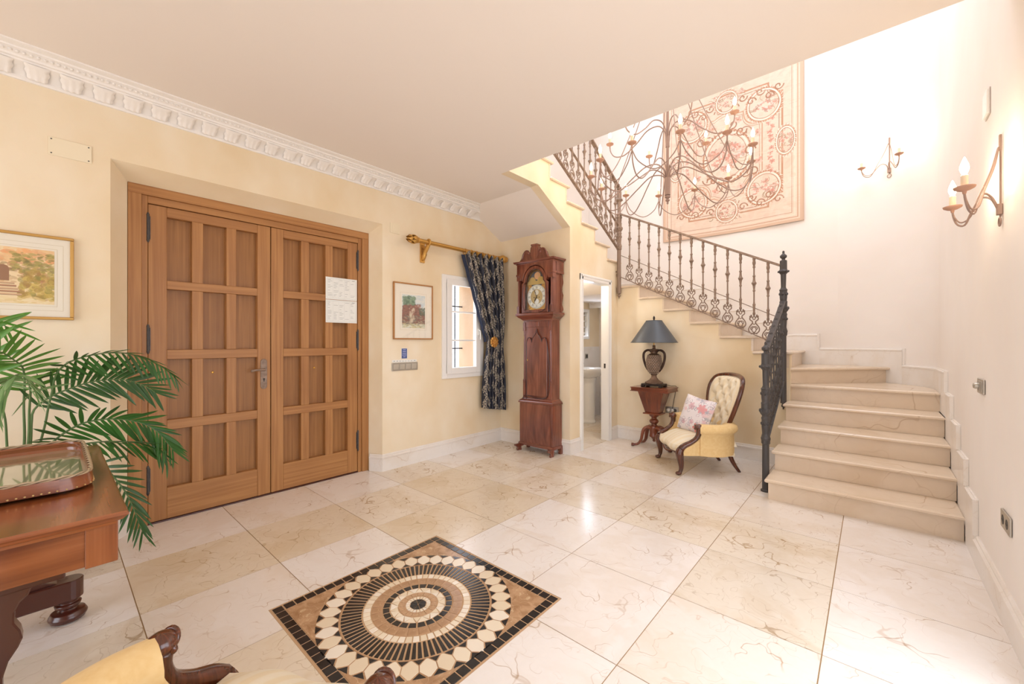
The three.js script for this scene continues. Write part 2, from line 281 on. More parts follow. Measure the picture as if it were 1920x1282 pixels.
// the walls
const rect = (a, b, c, d) => [[a, c], [b, c], [b, d], [a, d]];
{
  const wl = struct('wall_left', 'cream plaster wall with the entrance doors and the small window');
  const D0 = -2.15, D1 = -0.244, DT = 2.43;
  part(wl, 'plaster', slabX([[-6.5, 0], [D0, 0], [D0, DT], [D1, DT], [D1, 0], [FZ + 0.2, 0], [FZ + 0.2, CEIL], [-6.5, CEIL]], -3.95, WX, 0, [rect(-3.46, -2.95, 0.90, 2.0), rect(-6.04, -5.62, 1.34, 1.80)]), M.plaster);
  const side = (z, q) => slabY([[WX, z], [-3.95, z], [-3.95, z + q], [-3.735, z + q]], 0, DT);
  const head = new THREE.ExtrudeGeometry(shapeOf([[WX, DT], [-3.95, DT], [-3.95, DT - 0.083], [-3.735, DT - 0.083]]), { depth: D1 - D0, bevelEnabled: false }); head.translate(0, 0, D0);
  part(wl, 'door_reveal', merge(side(D1, -0.09), side(D0, 0.069), mapped(head)), M.plaster);
  const wu = struct('wall_left_upper', 'pale plaster wall above the upper flight');
  part(wu, 'plaster', slabX(rect(-6.5, FZ + 0.2, CEIL, ROOF), -3.95, WX, 0, [rect(-5.05, -3.35, 4.1, 5.4)]), M.paleplaster);
  const wa = struct('wall_alcove', 'cream plaster wall behind the tall clock');
  part(wa, 'plaster', mapped(slab(rect(WX, CX - 0.1, 0, 2.8), AZ - 0.1, AZ)), M.plaster);
  const steps3 = [[-2.83, UP - 0.03]]; for (let k = 20; k >= 15; k--) steps3.push([rz3(k) + 0.006, k * R - 0.03], [rz3(k) + 0.006, (k - 1) * R - 0.03]); steps3.push([SZ - 0.05, 14 * R - 0.03]);
  const wc = struct('wall_cloakroom', 'cream plaster wall under the upper flight, with the cloakroom doorway');
  part(wc, 'plaster', slabX([[SZ - 0.05, 0], [-4.76, 0], [-4.76, 2.01], [-4.12, 2.01], [-4.12, 0], [AZ, 0], [AZ, 2.565], [-3.277, CEIL], [-2.83, CEIL], ...steps3], CX - 0.1, CX), M.plaster);
  const st2 = [[-0.62, 0], [-0.62, 7 * R - 0.03]]; for (let k = 8; k <= 12; k++) st2.push([rx2[k] - 0.006, (k - 1) * R - 0.03], [rx2[k] - 0.006, k * R - 0.03]); st2.push([CX, 12 * R - 0.03], [CX, 0]);
  const ws = struct('wall_stair', 'cream plaster wall stepping up under the second flight');
  part(ws, 'plaster', mapped(slab(st2, SZ - 0.1, SZ)), M.plaster);
  const st1 = [[SZ, 0], [-3.846, 0]]; for (let k = 1; k <= 4; k++) st1.push([rz1(k) - 0.006, k * R - 0.03], [rz1(k + 1) - 0.006, k * R - 0.03]); st1[st1.length - 1] = [SZ, 4 * R - 0.03];
  part(ws, 'stair_side', slabX(st1, -0.62, -0.52), M.plaster);
  const wprof = [[0, 0], [0, ROOF], [-0.15, ROOF], [-0.15, 0], [0, 0]];
  const wr = struct('wall_right', 'pale plaster wall rising beside the first flight');
  part(wr, 'plaster', slabX([[-5.30, 0], [-2.35, 0], [-2.35, 2.25], [-0.25, 2.25], [-0.25, 0], [FZ + 0.2, 0], [FZ + 0.2, ROOF], [-5.30, ROOF]], RX, RX + 0.15), M.paleplaster);
  part(wr, 'curved_corner', sweep(arcs(90, 0, 20), wprof, false, true, 1), M.paleplaster);
  const wb = struct('wall_back', 'pale plaster wall of the stairwell behind the tapestry');
  part(wb, 'plaster', sweep([[-0.29, BZ], [CX - 0.1, BZ]], wprof), M.paleplaster);
  part(wb, 'plaster_above_cloakroom', mapped(slab(rect(-3.95, CX - 0.1, 1.95, ROOF), BZ - 0.15, BZ)), M.paleplaster);
  const wf = struct('wall_front', 'plaster wall behind the camera with glazed garden doors');
  part(wf, 'plaster', mapped(slab([[-3.95, 0], [-2.95, 0], [-2.95, 2.25], [-0.55, 2.25], [-0.55, 0], [0.61, 0], [0.61, ROOF], [-3.95, ROOF]], FZ, FZ + 0.2, 0, [rect(-2.95, -0.25, 3.85, 5.45)])), M.plaster);
  // cloakroom shell
  const wk = struct('wall_cloakroom_back', 'tiled plaster wall at the end of the cloakroom');
  part(wk, 'plaster', mapped(slab(rect(-3.6, -0.8, 0, 2.3), -6.5, -6.4)), M.paleplaster);
  part(struct('wall_cloakroom_side', 'plain wall between the cloakroom and the stair'), 'plaster', slabX([[-6.4, 0], [SZ - 0.1, 0], [SZ - 0.1, 1.9], [-6.4, 1.9]], CX - 0.1, CX), M.paleplaster);
  const dado = merge(box(WX, WX + 0.012, 0, 1.16, -6.4, AZ - 0.1), box(WX, CX - 0.1, 0, 1.16, -6.4, -6.388)), lip = merge(box(WX, WX + 0.02, 1.16, 1.19, -6.4, AZ - 0.1), box(WX, CX - 0.1, 1.16, 1.19, -6.4, -6.38));
  const td = struct('trim_2', 'marble dado of the cloakroom'); part(td, 'marble_dado', dado, M.skirting); part(td, 'dado_rail', lip, M.skirting);
}
// ceilings
{
  const c = struct('ceiling', 'smooth white ceiling of the hall ending at the stairwell');
  part(c, 'ceiling_slab', slabY([[-3.95, FZ + 0.2], [0.61, FZ + 0.2], [0.61, EDGE], [CX - 0.001, EDGE], [CX - 0.1, EDGE], [CX - 0.1, -3.277], [-3.95, -3.277]], CEIL, UP - 0.03), M.ceiling);
  part(c, 'sloped_soffit', slabX([[-3.277, CEIL], [AZ - 0.1, 2.513], [AZ - 0.1, 2.62], [-3.277, 2.98]], WX, CX - 0.1), M.ceiling);
  part(c, 'landing_floor', slabY([[-3.6, FZ], [RX, FZ], [RX, EDGE], [CX, EDGE], [CX, -3.18], [-3.6, -3.18]], UP - 0.03, UP), M.stair);
  const u = struct('ceiling_upper', 'white ceiling high over the stairwell with a skylight');
  part(u, 'ceiling_slab', slabY(rect(-3.95, 0.61, -6.2, FZ + 0.2), ROOF, ROOF + 0.2, 0, [rect(-0.95, 0.25, -5.25, -3.15)]), M.ceiling);
  const w = struct('ceiling_cloakroom', 'white sloping ceiling of the cloakroom');
  const dl = thing('recessed_light', 'small round downlight in the cloakroom ceiling', 'light', [-2.93, 2.0895, -4.36]);
  part(dl, 'trim_ring', lathe([[0.03, 0.002], [0.045, 0.002], [0.045, -0.006], [0.032, -0.008], [0.03, 0.002]], 24), M.whitetrim); part(dl, 'lamp_lens', lathe([[0, -0.003], [0.031, -0.003]], 20), new THREE.MeshStandardMaterial({ color: 0xffffff, emissive: new THREE.Color().setRGB(1, 0.94, 0.85), emissiveIntensity: 5 }));
  { const l = new THREE.PointLight(new THREE.Color().setRGB(1, 0.94, 0.85), 0.9); l.name = 'downlight_light'; l.position.set(0, -0.06, 0); l.shadow.radius = 1.5; dl.add(l); }
  part(w, 'ceiling_slab', slabX([[-3.96, 2.2], [-5.0, 1.93], [-6.4, 1.93], [-6.4, 1.97], [-5.0, 1.97], [-3.96, 2.24]], WX, CX - 0.1), M.ceiling);
}
// cornice along the door wall, dying into the sloped soffit
{
  const t = struct('trim_1', 'white plaster cornice with a row of leaf brackets');
  const prof = [[0, 2.748], [0.012, 2.748], [0.016, 2.756], [0.016, 2.768], [0.022, 2.774], [0.03, 2.782], [0.05, 2.796], [0.078, 2.806], [0.108, 2.812], [0.112, 2.820], [0.124, 2.822], [0.128, 2.832], [0.142, 2.836], [0.152, 2.845], [0.168, 2.848], [0.172, 2.856], [0.19, 2.858], [0.21, 2.862], [0.21, CEIL + 0.004], [0, CEIL + 0.004], [0, 2.748]];
  part(t, 'moulding', sweep([[WX, -3.51], [WX, FZ]], prof), M.cornice);
  const leafPath = [[0.108, 2.810], [0.094, 2.803], [0.072, 2.795], [0.052, 2.784], [0.040, 2.773], [0.032, 2.763], [0.024, 2.759], [0.017, 2.764]], lc = curve(leafPath.map(([u, y]) => [u, y, 0]));
  const leaf = sheet((u, v) => { const p = lc.getPointAt(v), a = 2 * u - 1, w = 0.047 * (1 - 0.30 * v ** 3) * (1 + 0.06 * sin(v * 16)), dome = 0.012 * (1 - a ** 4) * (0.55 + 0.45 * sin(v * PI)) + 0.003 * cos(a * 9) * v; return [WX + p.x + dome * 0.55, p.y - dome * 0.8 + 0.003, a * w]; }, 14, 16);
  for (let i = 0; i < 28; i++) { const z = 0.055 - 0.1335 * i; if (z < -3.40) continue; const m = part(t, 'leaf_bracket', leaf, M.cornice); m.position.z = z; }
  for (let i = 1; i < 21; i++) { const m = part(t, 'leaf_bracket', leaf, M.cornice); m.position.z = 0.055 + 0.1335 * i; }
  // bead row above the leaves
  const bead = []; for (let i = 0; i < 150; i++) bead.push(at(ball(0.0085, 0, 0, 0, 0.8, 6), WX + 0.148, 2.838, 0.3 - 0.025 * i));
  const b = part(t, 'bead_row', merge(bead), M.cornice); b.userData.kind = 'stuff';
}
// skirting of the hall
{
  const prof = [[0, 0], [0.018, 0], [0.018, 0.122], [0.023, 0.127], [0.023, 0.138], [0.013, 0.147], [0.013, 0.156], [0.006, 0.165], [0, 0.165], [0, 0]];
  const bb = (n, label, ...paths) => { const o = struct('baseboard_' + n, label); paths.forEach((p) => part(o, 'moulding', sweep(p, prof), M.skirting)); };
  bb('left', 'marble skirting below the door wall and window', [[WX, AZ], [WX, -2.15], [-3.715, -2.085]], [[-3.715, -0.329], [WX, -0.244], [WX, FZ]]);
  bb('alcove', 'marble skirting around the clock alcove', [[CX, -4.062], [CX, AZ], [WX, AZ]]);
  bb('stair', 'marble skirting of the wall under the second flight', [[-0.64, SZ], [CX, SZ], [CX, -4.818]]);
  bb('right', 'marble skirting along the right wall', [[RX, FZ], [RX, -0.25]], [[RX, -2.35], [RX, -3.50]]);
  bb('front', 'marble skirting of the wall behind the camera', [[WX, FZ], [-2.99, FZ]], [[-0.51, FZ], [RX, FZ]]);
}
// ------------------------------------------------------------ staircase
{
  const s = thing('staircase', 'cream marble staircase winding up beside the right wall', 'staircase');
  const T = 0.03, tread = (k, pts) => part(s, 'tread', slabY(pts, k * R - T, k * R, 0.009), M.stair);
  const riser = (k, pts) => part(s, 'riser', slabY(pts, (k - 1) * R, k * R - T), M.stair);
  const WR = RX - 0.016;
  for (let k = 1; k <= 5; k++) riser(k, [[-0.624, rz1(k)], [WR, rz1(k)], [WR, rz1(k) - 0.02], [-0.624, rz1(k) - 0.02]]);
  for (let k = 1; k <= 4; k++) tread(k, [[-0.645, rz1(k) + 0.035], [WR, rz1(k) + 0.035], [WR, rz1(k + 1) - 0.006], [-0.645, rz1(k + 1) - 0.006]]);
  const ri = 0.735, q = arc(34, ri), d = [q[0] + 0.62, q[1] + 5.06], dl = hypot(...d), un = [d[1] / dl, -d[0] / dl];     // un points towards tread 5
  tread(5, [[-0.645, rz1(5) + 0.035], [WR, rz1(5) + 0.035], [WR, -5.3], ...arcs(88, 32, 10, ri), [-0.60, -5.09]]);
  riser(6, [[-0.62, -5.06], q, [q[0] - un[0] * 0.02 * -1 - 0.015, q[1] + 0.0], [-0.645, -5.06]].map((p) => p));
  tread(6, [[-0.645, -5.02], [-0.60, -5.035], ...arcs(37, 0, 8, ri), [-0.66, BZ + 0.015], [-0.66, -5.02]]);
  const rb = (k) => riser(k, [[rx2[k], SZ + 0.003], [rx2[k], BZ + 0.015], [rx2[k] - 0.02, BZ + 0.015], [rx2[k] - 0.02, SZ + 0.003]]);
  for (let k = 7; k <= 12; k++) rb(k);
  for (let k = 7; k <= 11; k++) tread(k, [[rx2[k] + 0.035, SZ + 0.025], [rx2[k] + 0.035, BZ + 0.015], [rx2[k + 1] - 0.006, BZ + 0.015], [rx2[k + 1] - 0.006, SZ + 0.025]]);
  tread(12, [[rx2[12] + 0.035, SZ + 0.025], [rx2[12] + 0.035, BZ + 0.015], [-3.58, BZ + 0.015], [CX, SZ - 0.03], [CX + 0.025, SZ + 0.025]]);
  riser(13, [[CX, SZ], [-3.58, BZ + 0.02], [-3.60, BZ + 0.03], [CX, SZ - 0.03].map((v, i) => v - (i ? -0.005 : 0.02))]);
  tread(13, [[CX + 0.025, SZ + 0.02], [CX + 0.025, -5.045], [-3.58, -5.045], [-3.58, BZ + 0.03], [CX, SZ - 0.0]]);
  for (let k = 14; k <= 20; k++) riser(k, [[CX + 0.003, rz3(k)], [-3.58, rz3(k)], [-3.58, rz3(k) + 0.02], [CX + 0.003, rz3(k) + 0.02]]);
  for (let k = 14; k <= 19; k++) tread(k, [[CX + 0.025, rz3(k) - 0.035], [-3.58, rz3(k) - 0.035], [-3.58, rz3(k + 1) + 0.006], [CX + 0.025, rz3(k + 1) + 0.006]]);
  tread(20, [[CX + 0.025, rz3(20) - 0.035], [-3.58, rz3(20) - 0.035], [-3.58, rz3(20) + 0.03], [CX + 0.025, rz3(20) + 0.03]]);
  // underside plate of the upper flight keeps the cloakroom closed
  part(s, 'underside', slabX([[-5.035, 13 * R - 0.05], [rz3(20), 19 * R - 0.05], [rz3(20), 19 * R - 0.16], [AZ - 0.1, 2.62], [-5.035, 2.0]], WX, CX - 0.1), M.ceiling);
  // stepped skirting
  const prof = (y0, y1) => [[0, y0], [0.016, y0], [0.016, y1 - 0.03], [0.021, y1 - 0.025], [0.021, y1 - 0.012], [0.010, y1 - 0.005], [0.010, y1], [0, y1], [0, y0]];
  const zf = (k) => -3.50 - 0.305 * (k - 1), lipx = (z, y0, y1) => box(RX - 0.024, RX - 0.002, y0, y1 - 0.002, z - 0.022, z + 0.003);
  for (let k = 1; k <= 4; k++) part(s, 'skirting_board', merge(sweep([[RX, zf(k)], [RX, zf(k + 1)]], prof(max(0, (k - 1) * R - 0.05), k * R + 0.2)), lipx(zf(k), k === 1 ? 0.16 : (k - 1) * R + 0.2, k * R + 0.2)), M.skirting);
  part(s, 'skirting_board', merge(sweep([[RX, zf(5)], [RX, -5.3], ...arcs(85, 46, 8)], prof(4 * R, 5 * R + 0.2), false, true, 0.3), lipx(zf(5), 4 * R + 0.2, 5 * R + 0.2)), M.skirting);
  const e = arc(46);
  part(s, 'skirting_board', merge(sweep([...arcs(46, 0, 9), [-0.46, BZ]], prof(5 * R, 6 * R + 0.2), false, true, 0.3), at(box(-0.012, 0.012, 5 * R + 0.2, 6 * R + 0.2, -0.024, 0), e[0], 0, e[1] + 0.02, -46 * PI / 180)), M.skirting);
  for (let k = 7; k <= 12; k++) { const a = k === 7 ? -0.46 : rx2[k] + 0.17, b = k === 12 ? -3.58 : rx2[k + 1] + 0.17; part(s, 'skirting_board', merge(sweep([[a, BZ], [b, BZ]], prof((k - 1) * R, k * R + 0.2)), box(a - 0.022, a + 0.003, (k - 1) * R + 0.2, k * R + 0.198, BZ + 0.002, BZ + 0.024)), M.skirting); }
}

// ------------------------------------------------------------ entrance doors
{
  const d = struct('door_1', 'pair of panelled oak entrance doors in a wide wooden frame');
  const fr = sub(d, 'door_frame');
  const bar = (p, n, x0, x1, y0, y1, z0, z1, ax, m = M.doorwood, r = 0.003) => part(p, n, rbox(x0, x1, y0, y1, z0, z1, r, ax), m);
  bar(fr, 'architrave', -3.80, -3.735, 0, 2.283, -0.406, -0.336, 'y'); bar(fr, 'architrave', -3.80, -3.735, 0, 2.283, -2.079, -2.012, 'y'); bar(fr, 'architrave', -3.80, -3.735, 2.2825, 2.347, -2.079, -0.336, 'z');
  bar(fr, 'jamb', -3.83, -3.749, 0, 2.2825, -0.4385, -0.4055, 'y'); bar(fr, 'jamb', -3.83, -3.749, 0, 2.2825, -2.012, -1.976, 'y'); bar(fr, 'jamb', -3.83, -3.749, 2.232, 2.2825, -1.976, -0.4385, 'z');
  part(fr, 'backing_board', box(-3.86, -3.83, 0, 2.36, -2.09, -0.33), M.doorwood);
  part(fr, 'threshold', box(-3.83, -3.75, 0, 0.010, -1.976, -0.4385, 'z'), M.darkwood);
  const rows = [[0.231, 0.644], [0.713, 1.146], [1.214, 1.647], [1.708, 2.159]];
  const leaf = (zl, zr, cols) => {                                   // zl nearer, zr further along the wall
    const L = sub(d, 'door_leaf'), f = -3.757, b = -3.828, y0 = 0.012, y1 = 2.228;
    bar(L, 'stile', b, f, y0, y1, cols[0][0], zl, 'y'); bar(L, 'stile', b, f, y0, y1, zr, cols[2][1], 'y');
    const ys = [[y0, rows[0][0]], [rows[0][1], rows[1][0]], [rows[1][1], rows[2][0]], [rows[2][1], rows[3][0]], [rows[3][1], y1]];
    for (const [a, c] of ys) bar(L, 'rail', b, f - 0.0006, a, c, cols[2][1], cols[0][0], 'z');
    for (const [a, c] of rows) { bar(L, 'muntin', b, f - 0.001, a, c, cols[1][0], cols[0][1], 'y'); bar(L, 'muntin', b, f - 0.001, a, c, cols[2][0], cols[1][1], 'y'); for (const [za, zb] of cols) part(L, 'panel', mapped(box(b, -3.808, a - 0.006, c + 0.006, zb - 0.006, za + 0.006), 'y', za * 1.7, a * 0.3), M.doorpanel); }
    return L;
  };
  const A = leaf(-0.441, -1.2075, [[-0.542, -0.685], [-0.752, -0.899], [-0.965, -1.112]]);
  const B = leaf(-1.2125, -1.973, [[-1.307, -1.452], [-1.518, -1.664], [-1.732, -1.875]]);
  const hinge = (L, z, y) => part(L, 'hinge', merge(cyl(0.0075, 0.0075, 0.17, -3.748, y - 0.085, z, 10), cyl(0.010, 0.004, 0.018, -3.748, y + 0.085, z, 10), cyl(0.004, 0.010, 0.018, -3.748, y - 0.103, z, 10), rbox(-3.758, -3.754, y - 0.08, y + 0.08, z - 0.014, z + 0.014, 0.001)), M.darkiron, 'dark iron butt hinge');
  for (const y of [2.063, 1.29, 0.31]) { hinge(A, -0.4395, y); hinge(B, -1.975, y); }
  // lever handle on its long plate
  const h = [], zc = -1.157, oval = []; for (const p of [[0, 1]]) { const n = 10; for (let i = 0; i <= n; i++) oval.push([0.024 * cos(i / n * PI), 1.107 + 0.024 * sin(i / n * PI)]); for (let i = 0; i <= n; i++) oval.push([-0.024 * cos(i / n * PI), 0.907 - 0.024 * sin(i / n * PI)]); }
  const pl = at(slab(oval, 0, 0.007, 0.002), -3.757, 0, zc, PI / 2); h.push(pl);
  const handle = part(A, 'handle_plate', mapped(pl), M.iron, 'aged bronze lock plate');
  part(A, 'door_lever', merge(at(cyl(0.012, 0.010, 0.045, 0, 0, 0, 12), -3.753, 1.042, zc, 0, 0, -PI / 2), limb([[-3.712, 1.042, zc], [-3.71, 1.044, zc + 0.03], [-3.712, 1.042, zc + 0.075], [-3.716, 1.038, zc + 0.092]], (t) => 0.0075 + 0.002 * t, 12, 8), ball(0.0115, -3.716, 1.038, zc + 0.093, 1, 10)), M.iron, 'bronze lever');
  part(A, 'keyhole', merge(at(cyl(0.007, 0.007, 0.004, 0, 0, 0, 10), -3.7508, 0.965, zc, 0, 0, -PI / 2), box(-3.7505, -3.7475, 0.945, 0.965, zc - 0.003, zc + 0.003)), M.black);
  for (const [L, z] of [[A, -0.82], [B, -1.584]]) part(L, 'peephole', at(lathe([[0.009, 0], [0.009, 0.003], [0.006, 0.005], [0, 0.005]], 14), -3.808, 1.036, z, 0, 0, -PI / 2), M.brass, 'small brass peephole');
}
// two printed sheets taped to the right-hand door
{
  const page = (seed) => canvasTex(420, 297, (g, w, h) => {
    const Rn = rng(seed); g.fillStyle = '#eef0ec'; g.fillRect(0, 0, w, h); g.strokeStyle = '#9aa0a0'; g.lineWidth = 1.2; g.strokeRect(18, 16, w - 36, h - 34);
    g.fillStyle = '#7d8486'; for (let r = 0; r < 13; r++) for (let c = 0; c < 5; c++) if (Rn() > 0.35) g.fillRect(28 + c * 76, 32 + r * 18, 20 + Rn() * 44, 2.5);
    g.strokeStyle = '#c0c4c2'; for (let c = 1; c < 5; c++) { g.beginPath(); g.moveTo(18 + c * 76, 16); g.lineTo(18 + c * 76, h - 18); g.stroke(); } g.fillStyle = '#5f676b'; g.fillRect(w - 70, 22, 40, 4);
  });
  const put = (y0, y1, seed, label) => {
    const t = thing('notice_sheet', label, 'paper', [-3.7548, y0, -1.815]);
    const g = new THREE.PlaneGeometry(0.302, y1 - y0); g.rotateY(PI / 2); g.translate(0.0012, (y1 - y0) / 2, 0);
    part(t, 'printed_face', g, std({ map: page(seed), roughness: 0.22, clearcoat: 0.5, clearcoatRoughness: 0.1 })); part(t, 'backing', box(0, 0.001, 0, y1 - y0, -0.151, 0.151), M.white);
  };
  put(1.667, 1.872, 21, 'upper of two white printed sheets on the wooden door'); put(1.451, 1.663, 22, 'lower of two white printed sheets on the wooden door');
}
// ------------------------------------------------------------ cloakroom doorway
{
  const d = struct('door_2', 'white moulded doorway into the cloakroom');
  const ar = [[0, 0], [0.07, 0], [0.07, 0.012], [0.058, 0.02], [0.045, 0.02], [0.04, 0.014], [0.012, 0.014], [0.004, 0.01], [0, 0.01], [0, 0]];   // across, out
  const leg = (z0, s, y1) => { const sh = shapeOf(ar.map(([a, o]) => [o, a * s])); const g = new THREE.ExtrudeGeometry(sh, { depth: y1, bevelEnabled: false }); g.rotateX(-PI / 2); g.translate(CX, 0, z0); return mapped(g); };
  part(d, 'casing', leg(-4.135, -1, 2.07), M.whitetrim); part(d, 'casing', leg(-4.745, 1, 2.07), M.whitetrim);
  const hd = new THREE.ExtrudeGeometry(shapeOf(ar.map(([a, o]) => [o, a])), { depth: 0.75, bevelEnabled: false }); hd.translate(CX, 2.0, -4.815); part(d, 'casing_head', mapped(hd), M.whitetrim);
  part(d, 'jamb', merge(box(CX - 0.1, CX + 0.001, 0, 2.0, -4.135, -4.119), box(CX - 0.1, CX + 0.001, 0, 2.0, -4.761, -4.745), box(CX - 0.1, CX + 0.001, 2.0, 2.012, -4.761, -4.119)), M.whitetrim);
  part(d, 'strike_plate', box(CX - 0.06, CX - 0.035, 0.93, 0.99, -4.7452, -4.743), M.steeldark, 'dark latch plate');
}
// ------------------------------------------------------------ windows
{
  const w = struct('window_1', 'small white framed window with glazing bars beside the curtain');
  const ring = (z0, z1, y0, y1, b, x0, x1) => merge(rbox(x0, x1, y0, y1, z0, z0 + b, 0.004), rbox(x0, x1, y0, y1, z1 - b, z1, 0.004), rbox(x0, x1, y0, y0 + b, z0 + b, z1 - b, 0.004), rbox(x0, x1, y1 - b, y1, z0 + b, z1 - b, 0.004));
  part(w, 'frame', ring(-3.527, -2.885, 0.855, 2.032, 0.058, -3.63, -3.584), M.whitetrim);
  part(w, 'sash', ring(-3.463, -2.949, 0.905, 1.99, 0.07, -3.625, -3.572), M.whitetrim);
  for (const y of [1.289, 1.619]) part(w, 'glazing_bar', rbox(-3.612, -3.592, y - 0.009, y + 0.009, -3.393, -3.019, 0.003), M.whitetrim);
  part(w, 'pane', box(-3.604, -3.600, 0.972, 1.922, -3.395, -3.017), M.glass);
  part(w, 'window_handle', merge(rbox(-3.572, -3.562, 1.35, 1.43, -3.445, -3.415, 0.003), limb([[-3.56, 1.41, -3.43], [-3.545, 1.41, -3.43], [-3.54, 1.37, -3.43], [-3.54, 1.30, -3.43]], () => 0.007, 10, 8)), M.white);
  for (const y of [0.99, 1.9]) part(w, 'window_hinge', cyl(0.008, 0.008, 0.07, -3.566, y - 0.035, -2.945, 10), M.white);
  part(w, 'reveal', merge(box(-3.95, -3.63, 0.89, 0.905, -3.47, -2.94), box(-3.95, -3.63, 1.995, 2.01, -3.47, -2.94), box(-3.95, -3.63, 0.89, 2.01, -3.47, -3.455), box(-3.95, -3.63, 0.89, 2.01, -2.955, -2.94)), M.exterior);
  const gr = thing('window_grille', 'black iron security bars outside the small window', 'grille', [-3.9, 0.9, -3.2]);
  for (const y of [0.29, 0.815]) part(gr, 'cross_bar', box(-0.006, 0.006, y - 0.007, y + 0.007, -0.27, 0.26), M.black);
  for (const z of [0.165, 0.02, -0.125]) part(gr, 'upright', cyl(0.007, 0.007, 1.09, 0.012, 0.0, z, 8), M.black);
  const c = struct('window_2', 'small barred window of the cloakroom');
  part(c, 'frame', ring(-6.06, -5.60, 1.32, 1.82, 0.05, -3.66, -3.59), M.whitetrim);
  for (let i = 1; i < 5; i++) part(c, 'glazing_bar', box(-3.64, -3.62, 1.32 + i * 0.1 - 0.006, 1.32 + i * 0.1 + 0.006, -6.02, -5.64), M.whitetrim);
  part(c, 'glazing_bar', box(-3.64, -3.62, 1.36, 1.78, -5.836, -5.824), M.whitetrim);
  part(c, 'pane', box(-3.652, -3.648, 1.36, 1.78, -6.02, -5.64), M.glass);
  const u = struct('window_3', 'stairwell window high in the left wall');
  part(u, 'frame', ring(-5.06, -3.34, 4.09, 5.41, 0.06, -3.70, -3.62), M.whitetrim); part(u, 'pane', box(-3.662, -3.658, 4.14, 5.36, -5.0, -3.4), M.glass);
  const s = struct('window_4', 'skylight above the stairwell');
  part(s, 'frame', merge(box(-0.95, 0.25, ROOF + 0.14, ROOF + 0.2, -5.25, -5.19), box(-0.95, 0.25, ROOF + 0.14, ROOF + 0.2, -3.21, -3.15), box(-0.95, -0.89, ROOF + 0.14, ROOF + 0.2, -5.19, -3.21), box(0.19, 0.25, ROOF + 0.14, ROOF + 0.2, -5.19, -3.21)), M.whitetrim); part(s, 'pane', box(-0.89, 0.19, ROOF + 0.165, ROOF + 0.169, -5.19, -3.21), M.glass);
  const glaze = (n, label, x0, x1, y0, y1, k) => { const o = struct(n, label), b = 0.07; part(o, 'frame', merge(rbox(x0, x1, y1 - b, y1, FZ + 0.04, FZ + 0.12), rbox(x0, x1, y0, y0 + b, FZ + 0.04, FZ + 0.12), ...Array.from({ length: k + 1 }, (_, i) => { const x = lerp(x0, x1 - b, i / k); return rbox(x, x + b, y0 + b, y1 - b, FZ + 0.04, FZ + 0.12); })), M.whitetrim); for (let i = 0; i < k; i++) { const w0 = (x1 - b - x0) / k; part(o, 'pane', box(x0 + b + i * w0, x0 + (i + 1) * w0, y0 + b, y1 - b, FZ + 0.078, FZ + 0.082), M.glass); } };
  { const o = struct('door_4', 'glazed terrace doors beside the camera'), b = 0.07, X = [RX + 0.04, RX + 0.11]; part(o, 'frame', merge(rbox(...X, 2.18, 2.25, -2.35, -0.25), rbox(...X, 0, b, -2.35, -0.25), ...[-2.35, -1.335, -0.32].map((z) => rbox(...X, b, 2.18, z, z + b))), M.whitetrim); for (const [a, c] of [[-2.28, -1.335], [-1.265, -0.32]]) part(o, 'pane', box(RX + 0.073, RX + 0.077, b, 2.18, a, c), M.glass); }
  glaze('door_3', 'glazed garden doors behind the camera', -2.95, -0.55, 0, 2.25, 3); glaze('window_5', 'wide landing window upstairs', -2.95, -0.25, 3.85, 5.45, 3);
}
// outside the small window
{
  const g = struct('ground_outside', 'sunlit paving outside the house'); part(g, 'paving', slabY(rect(-14, 10, -16, 16), -0.4, -0.16), M.exterior);
  const h = thing('house_wing', 'peach rendered wall seen through the small window', 'wall', [-4.47, -0.16, -5.42]);
  part(h, 'render', box(-0.48, 0.48, 0, 4.3, -1.1, 1.1), M.exterior);
  const b = thing('garden_shrub', 'leafy green shrub outside the small window', 'shrub', [-5.32, -0.16, -3.98]);
  const Rn = rng(77), lf = []; const one = sheet((u, v) => { const w = sin(v * PI) * 0.022; return [(u - 0.5) * 2 * w, v * 0.09, 0.012 * sin(v * PI) - abs(u - 0.5) * 0.01]; }, 2, 4);
  for (let i = 0; i < 620; i++) { const a = Rn() * 2 * PI, y = 0.25 + Rn() * 1.55, r = (0.28 + 0.10 * sin(y * 3)) * sqrt(Rn()); lf.push(at(one, r * cos(a), y, r * sin(a), Rn() * 6.3, Rn() * 1.6 - 0.4)); }
  const lm = std({ color: 0x5f8f3a, roughness: 0.6, transmission: 0.3, thickness: 0, side: THREE.DoubleSide }); const f = part(b, 'foliage', merge(lf), lm); f.userData.kind = 'stuff';
  part(b, 'stem', merge(cyl(0.03, 0.012, 1.5, 0, 0, 0, 8), at(cyl(0.018, 0.008, 0.9, 0, 0, 0, 6), 0, 0.5, 0, 0.5, 0.35), at(cyl(0.018, 0.008, 0.9, 0, 0, 0, 6), 0, 0.45, 0, 2.5, 0.4)), M.darkwood);
}
